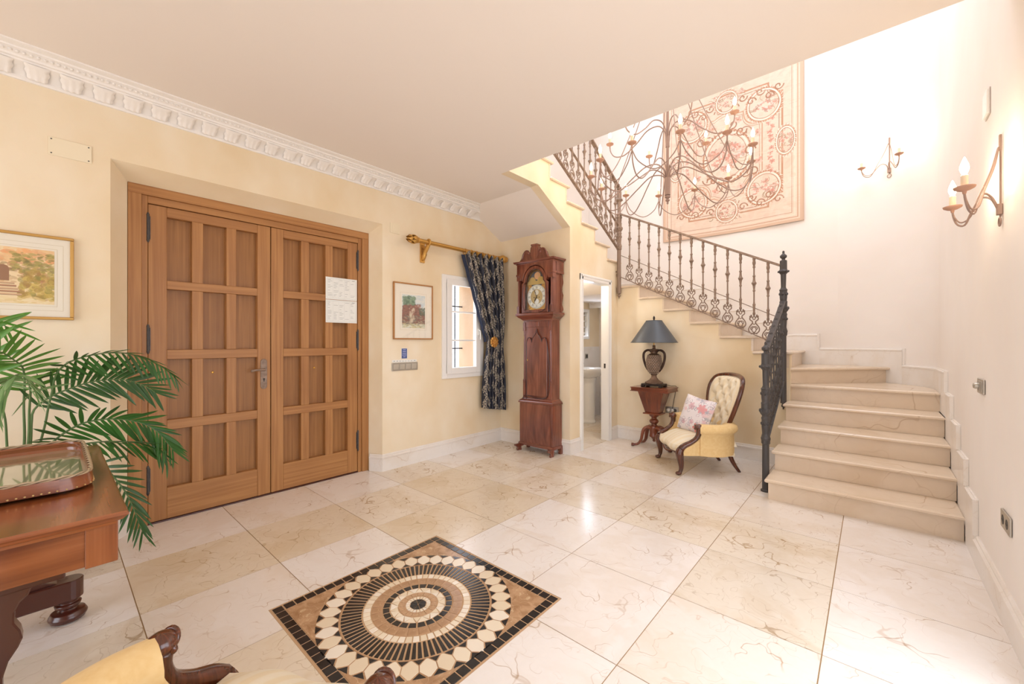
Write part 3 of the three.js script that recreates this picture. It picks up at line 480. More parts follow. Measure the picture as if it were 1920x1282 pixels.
// ------------------------------------------------------------ the floor mosaic
{
  const cx = (MOS.x0 + MOS.x1) / 2, cz = (MOS.z0 + MOS.z1) / 2, H = 0.495, Rn = rng(44);
  const t = thing('floor_mosaic', 'square stone floor mosaic with concentric rings and black border', 'mosaic', [cx, 0, cz]);
  const bn = noiser(51), bm = noiser(52);
  const brown = std({ map: repeat(dataTex(512, 512, (u, v) => { const wx = fbm(bm, u * 6, v * 6, 3, 6, 6); const a = fbm(bn, u * 8 + wx * 2, v * 8 + wx * 2, 4, 8, 8), k = abs(fbm(bm, u * 12 + wx * 3, v * 12, 2, 12, 12) - 0.5); return mixc(mixc(hex(0xc9a27c), hex(0xa27a56), clamp(a * 1.5 - 0.25)), hex(0xd9bd98), (1 - smooth(0.005, 0.03, k)) * 0.75); }), 0.3, 0.3), roughness: 0.26 });
  const blackT = dataTex(256, 256, (u, v) => { const wx = fbm(bm, u * 4, v * 4, 3, 4, 4); const k = abs(fbm(bn, u * 5 + wx * 2, v * 5, 3, 5, 5) - 0.5), gte = smooth(0.55, 0.7, fbm(bm, u * 3, v * 3, 2, 3, 3)); return mixc(hex(0x2b2827), hex(0x9a9088), (1 - smooth(0.004, 0.014, k)) * gte * 0.8); });
  const black = std({ map: repeat(blackT, 0.12, 0.12), roughness: 0.22 }), black2 = std({ map: repeat(blackT.clone(), 0.17, 0.09), color: 0xd8d2ce, roughness: 0.25 });
  const cream = [0xf0e0c6, 0xe9d6b8, 0xf3e6d2].map((c) => plain(c, 0.24)), tan = plain(0xc7a27a, 0.85);
  part(t, 'mortar_bed', slabY(rect(-H, H, -H, H), -0.02, -0.0018), tan);
  const y0 = -0.012, tess = (name, pts, m, a = 0) => { const g = slabY(pts, y0, 0.0004, 0.0006); const o = part(t, name, g, m); o.rotation.y = a; return o; };
  const ringOf = (name, n, poly, mats, off = 0) => { const g = slabY(poly, y0, 0.0004, 0.0006); for (let i = 0; i < n; i++) { const o = part(t, name, g, mats[floor(Rn() * mats.length)]); o.rotation.y = (i + off) / n * 2 * PI; } };
  const wedge = (r0, r1, n, gap) => { const a = PI / n, g0 = gap / 2; return [[r0, r0 * Math.tan(a) - g0], [r1, r1 * Math.tan(a) - g0], [r1, -r1 * Math.tan(a) + g0], [r0, -r0 * Math.tan(a) + g0]]; };
  // border of black squares with a thin cream line within and without
  const n = 20, s = (2 * H - 0.016) / n, q = slabY(rect(-s / 2 + 0.003, s / 2 - 0.003, -0.0205, 0.0205), y0, 0.0004, 0.0006);
  for (let k = 0; k < 4; k++) for (let i = 0; i < n - 1; i++) { const o = part(t, 'black_tessera', q, i % 7 === 3 ? black2 : black); const u = -H + 0.008 + s * (i + 0.5), w = H - 0.008 - 0.0235, [x, z] = [[u, w], [w, -u], [-u, -w], [-w, u]][k]; o.position.set(x, 0, z); o.rotation.y = k * PI / 2; }
  // brown corner field
  const hin = H - 0.056, arcp = (a0, a1, r) => Array.from({ length: 15 }, (_, i) => [r * cos(lerp(a0, a1, i / 14)), r * sin(lerp(a0, a1, i / 14))]);
  const rr = 0.352, cf = slabY([[rr, 0.001], [hin, 0.001], [hin, hin], [0.001, hin], [0.001, rr], ...arcp(PI / 2, 0, rr).slice(1, -1)], y0, -0.0004);
  for (let k = 0; k < 4; k++) { const o = part(t, 'brown_field', cf, brown); o.rotation.y = k * PI / 2; }
  // hexagons and the black triangles between them
  const N = 36, ha = PI / N, w1 = 0.392 * Math.tan(ha), w2 = 0.424 * Math.tan(ha);
  ringOf('cream_hexagon', N, [[0.356, 0.004], [0.384, w1 - 0.003], [0.416, w2 - 0.003], [0.449, 0.005], [0.449, -0.005], [0.416, -w2 + 0.003], [0.384, -w1 + 0.003], [0.356, -0.004]], cream);
  ringOf('black_triangle', N, [[0.381, 0], [0.3565, 0.021], [0.3565, -0.021]], [black], 0.5);
  ringOf('black_triangle', N, [[0.423, 0], [0.450, 0.026], [0.450, -0.026]], [black], 0.5);
  ringOf('black_bar', 84, wedge(0.258, 0.346, 84, 0.0085), [black, black, black2]);
  ringOf('cream_square', 48, wedge(0.219, 0.251, 48, 0.005), cream);
  ringOf('brown_chip', 26, wedge(0.167, 0.213, 26, 0.002), [brown]);
  ringOf('black_square', 24, wedge(0.134, 0.162, 24, 0.008), [black, black2]);
  ringOf('cream_triangle', 14, [[0.094, 0], [0.128, 0.024], [0.128, -0.024]], cream); ringOf('cream_triangle', 14, [[0.127, 0], [0.095, 0.018], [0.095, -0.018]], cream, 0.5);
  ringOf('brown_chip', 16, wedge(0.062, 0.090, 16, 0.002), [brown]);
  ringOf('cream_ray', 20, wedge(0.040, 0.058, 20, 0.004), cream);
  ringOf('black_wedge', 8, [[0.003, 0], [0.036, 0.0135], [0.036, -0.0135]], [black]);
}

// ------------------------------------------------------------ longcase clock
{
  const t = thing('longcase_clock', 'tall mahogany longcase clock with arched brass dial in the corner', 'clock', [-2.876, 0, -3.845]);
  // own axes: x along the wall, z out of the wall (back at 0)
  const W = M.clockwood;
  const mould = (hw, d, prof) => sweep([[hw, 0], [hw, d], [-hw, d], [-hw, 0]], prof, false, true, 0.6);
  const foot = (x, z, sx, sz) => { const o = [[0, 0], [0.034, 0], [0.036, 0.018], [0.030, 0.034], [0.046, 0.05], [0.075, 0.062], [0.075, 0.078], [-0.004, 0.078], [-0.008, 0.05], [-0.004, 0.02]]; const a = slab(o.map(([p, q]) => [p * sx, q]), -0.011, 0.011, 0.002), b = slab(o.map(([p, q]) => [-p * sz, q]), -0.011, 0.011, 0.002); return mapped(merge(at(a, x, 0, z - sz * 0.011), at(b, x + sx * 0.011, 0, z, PI / 2))); };
  const base = part(t, 'base', merge(rbox(-0.238, 0.238, 0.078, 0.575, 0, 0.183, 0.004), mould(0.238, 0.183, [[0, 0.07], [0.012, 0.07], [0.012, 0.088], [0.006, 0.098], [0, 0.1], [0, 0.07]])), W);
  for (const [x, z, a, b] of [[-0.25, 0.195, 1, 1], [0.25, 0.195, -1, 1], [0.25, 0.02, -1, -1], [-0.25, 0.02, 1, -1]]) part(t, 'bracket_foot', foot(x, z, a, b), W);
  const fig = (x0, x1, y0, y1, z) => mapped(box(x0, x1, y0, y1, z, z + 0.004), 'y', x0 * 3);
  part(base, 'veneer_panel', merge(fig(-0.215, -0.001, 0.11, 0.56, 0.183), mapped(box(0.001, 0.205, 0.11, 0.56, 0.183, 0.187), 'y', 0.4)), W);
  part(t, 'base_moulding', mould(0.205, 0.155, [[0, 0.62], [0.006, 0.618], [0.012, 0.604], [0.03, 0.594], [0.040, 0.58], [0.044, 0.566], [0.036, 0.56], [-0.02, 0.56], [-0.02, 0.62], [0, 0.62]]), W);
  part(t, 'trunk', rbox(-0.205, 0.205, 0.6, 1.56, 0, 0.150, 0.003), W);
  // trunk door with ogee arches
  const oz = 0.150, og = (() => { const p = [[-0.148, 0.648], [0.148, 0.648], [0.148, 1.27]]; const c = (x0, y0, x1, y1, x2, y2, n) => { for (let i = 1; i <= n; i++) { const s = i / n; p.push([(1 - s) ** 2 * x0 + 2 * s * (1 - s) * x1 + s * s * x2, (1 - s) ** 2 * y0 + 2 * s * (1 - s) * y1 + s * s * y2]); } }; c(0.148, 1.27, 0.140, 1.318, 0.112, 1.325, 6); c(0.112, 1.325, 0.082, 1.318, 0.074, 1.27, 6); c(0.074, 1.27, 0.06, 1.33, 0.03, 1.35, 6); c(0.03, 1.35, 0.006, 1.375, 0, 1.425, 6); const L = p.slice(2).reverse().map(([x, y]) => [-x, y]); return [...p, ...L.slice(1), [-0.148, 0.648]]; })();
  const td = part(t, 'trunk_door', mapped(slab(og.slice(0, -1), oz, oz + 0.014, 0.003)), W);
  part(td, 'beading', tube(og.map(([x, y]) => [x * 0.985, lerp(1.0, y, 0.992), oz + 0.014]), 0.0055, 120, 6, true), M.darkwood);
  part(td, 'escutcheon', mapped(slab(circle(12, 0.009, -0.135, 1.06, 0, 0.7), oz + 0.014, oz + 0.017)), M.brass);
  for (const s of [-1, 1]) part(t, 'quarter_column', merge(cyl(0.013, 0.013, 0.5, s * 0.188, 0.84, oz - 0.004, 12), rbox(s * 0.188 - 0.018, s * 0.188 + 0.018, 0.62, 0.83, oz - 0.01, oz + 0.012), cyl(0.017, 0.017, 0.014, s * 0.188, 0.83, oz - 0.004, 12), cyl(0.013, 0.013, 0.06, s * 0.188, 1.34, oz - 0.004, 12), rbox(s * 0.188 - 0.018, s * 0.188 + 0.018, 1.40, 1.50, oz - 0.01, oz + 0.012)), W);
  part(t, 'trunk_frieze', merge(rbox(-0.165, 0.165, 1.44, 1.51, oz - 0.005, oz + 0.008), rbox(-0.03, 0.03, 1.445, 1.505, oz, oz + 0.014, 0.012)), W);
  part(t, 'hood_moulding', mould(0.205, 0.150, [[-0.02, 1.515], [0.004, 1.515], [0.010, 1.528], [0.028, 1.544], [0.046, 1.556], [0.060, 1.574], [0.068, 1.578], [0.068, 1.602], [-0.02, 1.602], [-0.02, 1.515]]), W);
  // hood
  const HW = 0.262, HD = 0.205, hood = part(t, 'hood', merge(rbox(-HW + 0.02, -HW + 0.04, 1.60, 2.05, 0.0, HD - 0.02, 0.002), rbox(HW - 0.04, HW - 0.02, 1.60, 2.05, 0, HD - 0.02, 0.002), rbox(-HW + 0.03, HW - 0.03, 1.60, 2.18, 0, 0.012, 0.002), rbox(-HW, HW, 2.055, 2.185, 0, HD - 0.06, 0.003)), W);
  const wavy = (s) => slabX([[0.0, 1.605], [-0.03, 1.64], [0.004, 1.7], [-0.028, 1.8], [0.006, 1.86], [-0.03, 1.95], [0.0, 2.05], [0.03, 2.05], [0.03, 1.605]].map(([a, b]) => [a + 0.012, b]), s * (HW - 0.02) - 0.006, s * (HW - 0.02) + 0.006);
  for (const s of [-1, 1]) part(hood, 'back_scroll', wavy(s), W);
  // arched door with glass
  const archP = (hw, y0, ys, n = 18) => [[-hw, y0], [hw, y0], [hw, ys], ...Array.from({ length: n + 1 }, (_, i) => { const a = i / n * PI; return [hw * 0.86 * cos(a), ys + 0.018 + hw * 0.92 * sin(a)]; }), [-hw, ys]];
  const hd = part(t, 'hood_door', mapped(slab(archP(0.192, 1.606, 1.945), HD - 0.022, HD - 0.002, 0.003, [archP(0.148, 1.640, 1.945)])), W);
  part(hd, 'glazing', mapped(slab(archP(0.15, 1.638, 1.945), HD - 0.012, HD - 0.010)), M.glass);
  part(hd, 'arch_bead', tube(archP(0.150, 1.640, 1.945).map(([x, y]) => [x, y, HD - 0.002]), 0.005, 90, 6, true), M.darkwood);
  // frieze around the arch with swan-neck pediment
  const ped = [[-HW, 1.985], [-0.196, 1.985], [-0.19, 2.02], ...Array.from({ length: 15 }, (_, i) => { const a = PI - i / 14 * PI; return [0.172 * cos(a), 1.965 + 0.185 * sin(a)]; }), [0.19, 2.02], [0.196, 1.985], [HW, 1.985], [HW, 2.185], [0.205, 2.195], [0.17, 2.235], [0.15, 2.29], [0.118, 2.315], [0.085, 2.305], [0.075, 2.285], [0.062, 2.30], [0.055, 2.35], [0.03, 2.378], [-0.03, 2.378], [-0.055, 2.35], [-0.062, 2.30], [-0.075, 2.285], [-0.085, 2.305], [-0.118, 2.315], [-0.15, 2.29], [-0.17, 2.235], [-0.205, 2.195], [-HW, 2.185]];
  const pd = part(t, 'pediment', mapped(slab(ped, HD - 0.055, HD + 0.004, 0.003)), W);
  const neck = (s) => limb([[s * 0.275, 2.188, HD], [s * 0.22, 2.20, HD], [s * 0.18, 2.235, HD], [s * 0.155, 2.295, HD], [s * 0.118, 2.322, HD], [s * 0.088, 2.312, HD]], () => [0.012, 0.012], 26, 8);
  for (const s of [-1, 1]) { part(pd, 'swan_neck', neck(s), W); part(pd, 'rosette', at(lathe([[0.02, 0], [0.02, 0.006], [0.012, 0.012], [0, 0.015]], 16), s * 0.083, 2.292, HD, 0, PI / 2), W); }
  part(pd, 'shield', mapped(slab([[0, 2.19], [0.035, 2.215], [0.06, 2.26], [0.055, 2.32], [0.03, 2.36], [-0.03, 2.36], [-0.055, 2.32], [-0.06, 2.26], [-0.035, 2.215]], HD + 0.002, HD + 0.010, 0.003)), W);
  part(pd, 'finial_block', rbox(-0.045, 0.045, 2.366, 2.386, HD - 0.06, HD + 0.012, 0.004), W);
  part(t, 'hood_cornice', mould(HW - 0.004, HD - 0.004, [[-0.03, 2.165], [0.004, 2.165], [0.01, 2.178], [0.028, 2.186], [0.036, 2.2], [0.036, 2.206], [-0.03, 2.206], [-0.03, 2.165]]), W);
  part(t, 'capital_moulding', merge(...[-1, 1].map((s) => rbox(s * 0.232 - 0.035, s * 0.232 + 0.035, 2.035, 2.062, 0, HD + 0.012, 0.006))), W);
  for (const s of [-1, 1]) part(t, 'hood_column', merge(cyl(0.012, 0.010, 0.34, s * 0.236, 1.69, HD - 0.006, 14), rbox(s * 0.236 - 0.018, s * 0.236 + 0.018, 1.602, 1.685, HD - 0.024, HD + 0.012), cyl(0.015, 0.015, 0.01, s * 0.236, 1.685, HD - 0.006, 14), cyl(0.011, 0.018, 0.02, s * 0.236, 2.018, HD - 0.006, 14)), W);
  // dial
  const dz = HD - 0.045, dial = part(t, 'dial_plate', mapped(slab(archP(0.150, 1.636, 1.945), dz - 0.004, dz)), M.brass, 'brass dial plate');
  const face = canvasTex(512, 512, (g, w) => {
    g.fillStyle = '#e9ecdf'; g.fillRect(0, 0, w, w); g.translate(w / 2, w / 2); g.fillStyle = '#2a3338'; g.strokeStyle = '#4d5a5e';
    for (const r of [0.985, 0.90, 0.62]) { g.lineWidth = 3; g.beginPath(); g.arc(0, 0, r * w / 2, 0, 7); g.stroke(); }
    for (let i = 0; i < 60; i++) { g.save(); g.rotate(i / 60 * 2 * PI); g.fillRect(-1.5, -0.975 * w / 2, 3, 0.07 * w / 2); g.restore(); }
    g.font = 'bold 58px serif'; g.textAlign = 'center'; g.textBaseline = 'middle'; ['XII', 'I', 'II', 'III', 'IIII', 'V', 'VI', 'VII', 'VIII', 'IX', 'X', 'XI'].forEach((s, i) => { g.save(); g.rotate(i / 12 * 2 * PI); g.translate(0, -0.765 * w / 2); g.scale(0.62, 1); g.fillText(s, 0, 0); g.restore(); });
  });
  const disc = (r, x, y, z, n = 40, r0 = 0) => { const g = r0 ? new THREE.RingGeometry(r0, r, n) : new THREE.CircleGeometry(r, n); g.translate(x, y, z); return prep(g); };
  part(dial, 'chapter_ring', merge(disc(0.138, 0, 1.790, dz + 0.004, 48, 0.085), at(lathe([[0.138, 0], [0.138, 0.004]], 48), 0, 1.790, dz, 0, PI / 2)), std({ map: face, roughness: 0.35, metalness: 0.1 }), 'silvered chapter ring with Roman numerals');
  part(dial, 'dial_centre', disc(0.085, 0, 1.790, dz + 0.0015), plain(0xc2ad78, 0.45, 0.6));
  part(dial, 'seconds_dial', disc(0.030, 0, 1.838, dz + 0.003), plain(0xe4e2cf, 0.4)); part(dial, 'date_dial', disc(0.033, 0, 1.735, dz + 0.003), plain(0xe9ebe2, 0.4));
  part(dial, 'moon_dial', disc(0.098, 0, 1.985, dz + 0.002, 30), plain(0x44505c, 0.5)); part(dial, 'moon', disc(0.044, 0.012, 2.03, dz + 0.0035, 26), plain(0xd8a878, 0.5), 'painted moon face');
  part(dial, 'moon_arch', mapped(slab([[-0.13, 1.93], [0.13, 1.93], [0.13, 1.97], ...Array.from({ length: 9 }, (_, i) => [0.06 + 0.048 * cos(i / 8 * PI), 1.972 + 0.046 * sin(i / 8 * PI)]), ...Array.from({ length: 9 }, (_, i) => [-0.06 + 0.048 * cos(i / 8 * PI), 1.972 + 0.046 * sin(i / 8 * PI)]), [-0.13, 1.97]], dz + 0.003, dz + 0.0055)), plain(0xc9b06c, 0.45, 0.5));
  const hand = (len, w, a) => { const g = slab([[-w * 0.4, -0.02], [w * 0.4, -0.02], [w, len * 0.5], [w * 0.3, len * 0.75], [0, len], [-w * 0.3, len * 0.75], [-w, len * 0.5]], 0, 0.0015); g.rotateZ(a); g.translate(0, 1.790, dz + 0.008); return g; };
  part(dial, 'clock_hand', hand(0.082, 0.007, -3.6), M.black); part(dial, 'clock_hand', hand(0.122, 0.004, 0.35), M.black);
  const sp = []; for (const [x, y] of [[-0.115, 1.665], [0.115, 1.665], [-0.115, 1.915], [0.115, 1.915]]) for (const [a, b, r] of [[0, 0, 0.016], [0.018, 0.004, 0.01], [0.004, 0.018, 0.01], [-0.014, -0.004, 0.009], [-0.004, -0.014, 0.009]]) sp.push(at(ball(r, 0, 0, 0, 1, 8).scale(1, 1, 0.3), x + a * -Math.sign(x), y + b * (y < 1.8 ? 1 : -1), dz + 0.002));
  part(dial, 'spandrel', merge(sp), M.gold);
  for (const s of [-1, 1]) part(dial, 'winding_hole', disc(0.007, s * 0.036, 1.782, dz + 0.003, 14), M.black);
  part(t, 'side_hinge', box(-0.2, -0.186, 1.3, 1.34, oz - 0.002, oz + 0.004), M.brass);
}
// ------------------------------------------------------------ curtain rod and curtain
{
  const rx = -3.485, ry = 2.315, za = -2.50, zb = -3.80;
  const t = thing('curtain_rod', 'gilt curtain pole with carved leaf finials above the small window', 'curtain rod', [rx, ry, 0]);
  part(t, 'pole', at(cyl(0.022, 0.022, zb - za < 0 ? za - zb : 0, 0, 0, 0, 20), 0, 0, zb, 0, PI / 2), M.gold);
  const leafG = sheet((u, v) => { const w = 0.021 * sin(PI * (0.12 + 0.88 * v)) + 0.001; return [(u - 0.5) * 2 * w, v * 0.085, 0.026 * sin(v * 2.6) - 0.3 * w * abs(u - 0.5)]; }, 4, 6);
  const fin = (z, s) => { const l = [at(turned([[0.019, 0], [0.03, 0.008], [0.022, 0.02], [0.028, 0.045], [0.02, 0.09], [0.012, 0.12], [0, 0.15]], 16), 0, 0, 0)]; for (let i = 0; i < 7; i++) { const g = leafG.clone(); g.translate(0, 0, 0.022); g.rotateY(i / 7 * 2 * PI); g.translate(0, 0.015, 0); l.push(g); const h = leafG.clone(); h.scale(0.8, 0.9, 0.9); h.translate(0, 0, 0.016); h.rotateY((i + 0.5) / 7 * 2 * PI); h.translate(0, 0.065, 0); l.push(h); } const g = merge(l); g.rotateX(s * PI / 2); g.translate(0, 0, z); return g; };
  const goldD = plain(0xd0a257, 0.42, 0.7, { side: THREE.DoubleSide });
  part(t, 'finial', fin(za, 1), goldD, 'carved gilt leaf finial'); part(t, 'finial', fin(zb + 0.10, -1).scale(1, 1, 1), goldD);
  const brk = (z) => { const l = [limb([[-0.113, -0.16, z], [-0.085, -0.15, z], [-0.065, -0.10, z], [-0.03, -0.06, z], [0.0, -0.02, z]], (u) => [0.02 - 0.004 * u, 0.026], 14, 8), at(new THREE.TorusGeometry(0.03, 0.011, 8, 20), 0, 0, z), ball(0.02, -0.09, -0.13, z, 1.4, 10)]; for (let i = 0; i < 5; i++) { const g = leafG.clone(); g.rotateX(-PI * 0.35); g.rotateY(PI / 2 + (i - 2) * 0.4); g.translate(-0.07 + i * 0.012, -0.15 + i * 0.028, z); l.push(g); } l.push(rbox(-0.115, -0.10, -0.2, 0.03, z - 0.03, z + 0.03, 0.006)); return merge(l); };
  part(t, 'bracket', brk(-2.62), goldD); part(t, 'bracket', brk(-3.745), goldD);
  const ringG = new THREE.TorusGeometry(0.031, 0.005, 8, 22);
  for (let i = 0; i < 7; i++) { const o = part(t, 'ring', ringG, M.gold); o.position.set(0, -0.010, -3.13 - i * 0.092); o.rotation.y = 0.25 * sin(i * 2.1); }

  const pat = canvasTex(512, 512, (g, w, h) => {
    g.fillStyle = '#1d2130'; g.fillRect(0, 0, w, h); g.strokeStyle = '#b0a491'; g.fillStyle = '#b0a491'; g.lineCap = 'round'; const Rn = rng(63);
    const draw = (ox, oy) => { g.save(); g.translate(ox, oy); const Q = rng(64);
      for (const [x0, ph] of [[64, 0], [192, 2.2], [320, 4.1], [448, 1.1]]) {
        g.lineWidth = 6; g.beginPath(); for (let y = 0; y <= h; y += 8) { const x = x0 + 22 * sin(y / h * 4 * PI + ph); y ? g.lineTo(x, y) : g.moveTo(x, y); } g.stroke();
        for (let k = 0; k < 12; k++) { const y = (k + 0.5) * h / 12, x = x0 + 22 * sin(y / h * 4 * PI + ph), f = k % 2 ? 1 : -1, r = 20 + Q() * 12; g.lineWidth = 7; g.beginPath(); let px = x, py = y, an = f > 0 ? -0.6 : PI + 0.6, st = r * 0.42; g.moveTo(px, py); for (let i = 0; i < 11; i++) { px += cos(an) * st; py += sin(an) * st; an += f * 0.52; st *= 0.9; g.lineTo(px, py); } g.stroke();
          for (let i = 0; i < 3; i++) { g.beginPath(); g.ellipse(x - f * (10 + i * 9), y - 12 + i * 12, 12 + Q() * 6, 5 + Q() * 2, f * (0.5 + i * 0.5), 0, 7); g.fill(); } }
      } g.restore(); };
    for (const ox of [-w, 0, w]) draw(ox, 0);
  });
  pat.wrapS = pat.wrapT = THREE.RepeatWrapping;
  const cm = std({ map: pat, roughness: 0.6, sheen: 0.3, side: THREE.DoubleSide }), lining = plain(0x252d42, 0.85, 0, { side: THREE.DoubleSide });
  const c = thing('curtain', 'navy and silver damask curtain gathered beside the small window', 'curtain', [0, 0, 0]);
  const key = [[0, -3.155, -3.755, 0.042], [0.125, -3.22, -3.765, 0.046], [0.247, -3.295, -3.775, 0.048], [0.364, -3.37, -3.785, 0.046], [0.475, -3.455, -3.785, 0.036], [0.54, -3.505, -3.775, 0.028], [0.60, -3.50, -3.775, 0.028], [0.70, -3.475, -3.79, 0.040], [0.85, -3.455, -3.805, 0.048], [1, -3.45, -3.81, 0.05]];
  const ip = (t, k) => { for (let i = 1; i < key.length; i++) if (t <= key[i][0]) { const a = key[i - 1], b = key[i], s = smooth(a[0], b[0], t); return lerp(a[k], b[k], lerp((t - a[0]) / (b[0] - a[0]), s, 0.5)); } return key[key.length - 1][k]; };
  const pt = (u, v, off = 0) => { const z = lerp(ip(v, 1), ip(v, 2), u), amp = ip(v, 3), ph = u * 2 * PI * 6.5 + 0.5 * sin(v * 5 + u * 7); const tie = Math.exp(-(((v - 0.575) / 0.10) ** 2)); const x = -3.487 + amp * sin(ph) + 0.025 * tie * sin(PI * u) - 0.02 * smooth(0, 1, v) + off; const y = 2.275 - v * 1.80 - 0.06 * u * v + 0.03 * sin(ph * 0.5) * v * (1 - v) - (v > 0.99 ? 0.006 * sin(ph) : 0); return [x, y, z + 0.012 * cos(ph) * (0.4 + amp * 10)]; };
  const uvc = (u, v) => [u * 1.4 / 0.36, (1 - v) * 1.80 / 0.36];
  const cl = part(c, 'cloth', merge(sheet((u, v) => pt(u, v), 160, 60, uvc), sheet((u, v) => pt(u, v, -0.004), 160, 60, uvc)), cm);
  part(c, 'lining_edge', sheet((u, v) => { const p = pt(0, v * 0.56), w = 0.032 * (1 - v * 0.6); return [p[0] - 0.012 - 0.03 * u, p[1], p[2] + w * u]; }, 4, 30), lining, 'plain navy lining edge');
  part(c, 'heading_tape', sheet((u, v) => { const p = pt(u, 0); return [p[0] - 0.002, p[1] + 0.045 * (1 - v) * (0.55 + 0.45 * sin(u * 2 * PI * 6.5)), p[2]]; }, 160, 2, (u, v) => [u * 1.4 / 0.36, v * 0.15]), cm);
  const b = thing('curtain_tieback', 'round gilt flower boss holding back the dark curtain', 'tieback', [-3.415, 1.27, -3.545], 0);
  const pet = []; for (let i = 0; i < 10; i++) { const g = ball(0.028, 0, 0, 0, 1, 10); g.scale(0.75, 1.15, 0.4); g.translate(0, 0.038, 0); g.rotateZ(i / 10 * 2 * PI); pet.push(g); } for (let i = 0; i < 7; i++) { const g = ball(0.018, 0, 0, 0.008, 1, 8); g.scale(0.7, 1.1, 0.6); g.translate(0, 0.018, 0.008); g.rotateZ(i / 7 * 2 * PI); pet.push(g); }
  const boss = merge(pet, at(lathe([[0.058, 0], [0.056, 0.008], [0.03, 0.014], [0, 0.014]], 24), 0, 0, -0.008, 0, PI / 2)); boss.rotateY(PI / 2);
  part(b, 'flower_boss', boss, plain(0xd09a50, 0.4, 0.65)); part(b, 'stem', at(cyl(0.01, 0.01, 0.165, 0, 0, 0, 12), -0.172, 0, 0, 0, 0, -PI / 2), M.gold);
}
// ------------------------------------------------------------ framed pictures
function picture(label, zc, yc, w, h, fw, mat, draw, tw, th, frameM, inner) {
  const t = thing('framed_picture', label, 'picture', [WX + 0.001, yc - h / 2, zc], PI / 2);
  const prof = (x0, x1, y0, y1, ax) => rbox(x0, x1, y0, y1, 0, 0.022, 0.004, ax);
  part(t, 'frame', merge(prof(-w / 2, w / 2, 0, fw, 'x'), prof(-w / 2, w / 2, h - fw, h, 'x'), prof(-w / 2, -w / 2 + fw, fw, h - fw), prof(w / 2 - fw, w / 2, fw, h - fw)), frameM);
  part(t, 'mount', box(-w / 2 + fw * 0.6, w / 2 - fw * 0.6, fw * 0.6, h - fw * 0.6, 0.004, 0.010), mat);
  for (const k of inner) { const a = tw / 2 + k, b = th / 2 + k, e = 0.0016; part(t, 'mount_line', merge(box(-a, a, h / 2 - b, h / 2 - b + e, 0.010, 0.0106), box(-a, a, h / 2 + b - e, h / 2 + b, 0.010, 0.0106), box(-a, -a + e, h / 2 - b, h / 2 + b, 0.010, 0.0106), box(a - e, a, h / 2 - b, h / 2 + b, 0.010, 0.0106)), plain(0xd5c7a4, 0.8)); }
  const g = new THREE.PlaneGeometry(tw, th); g.translate(0, h / 2, 0.0112); part(t, 'print', g, std({ map: draw, roughness: 0.6 }));
  part(t, 'glazing', box(-w / 2 + fw * 0.8, w / 2 - fw * 0.8, fw * 0.8, h - fw * 0.8, 0.0145, 0.0155), M.glass); return t;
}
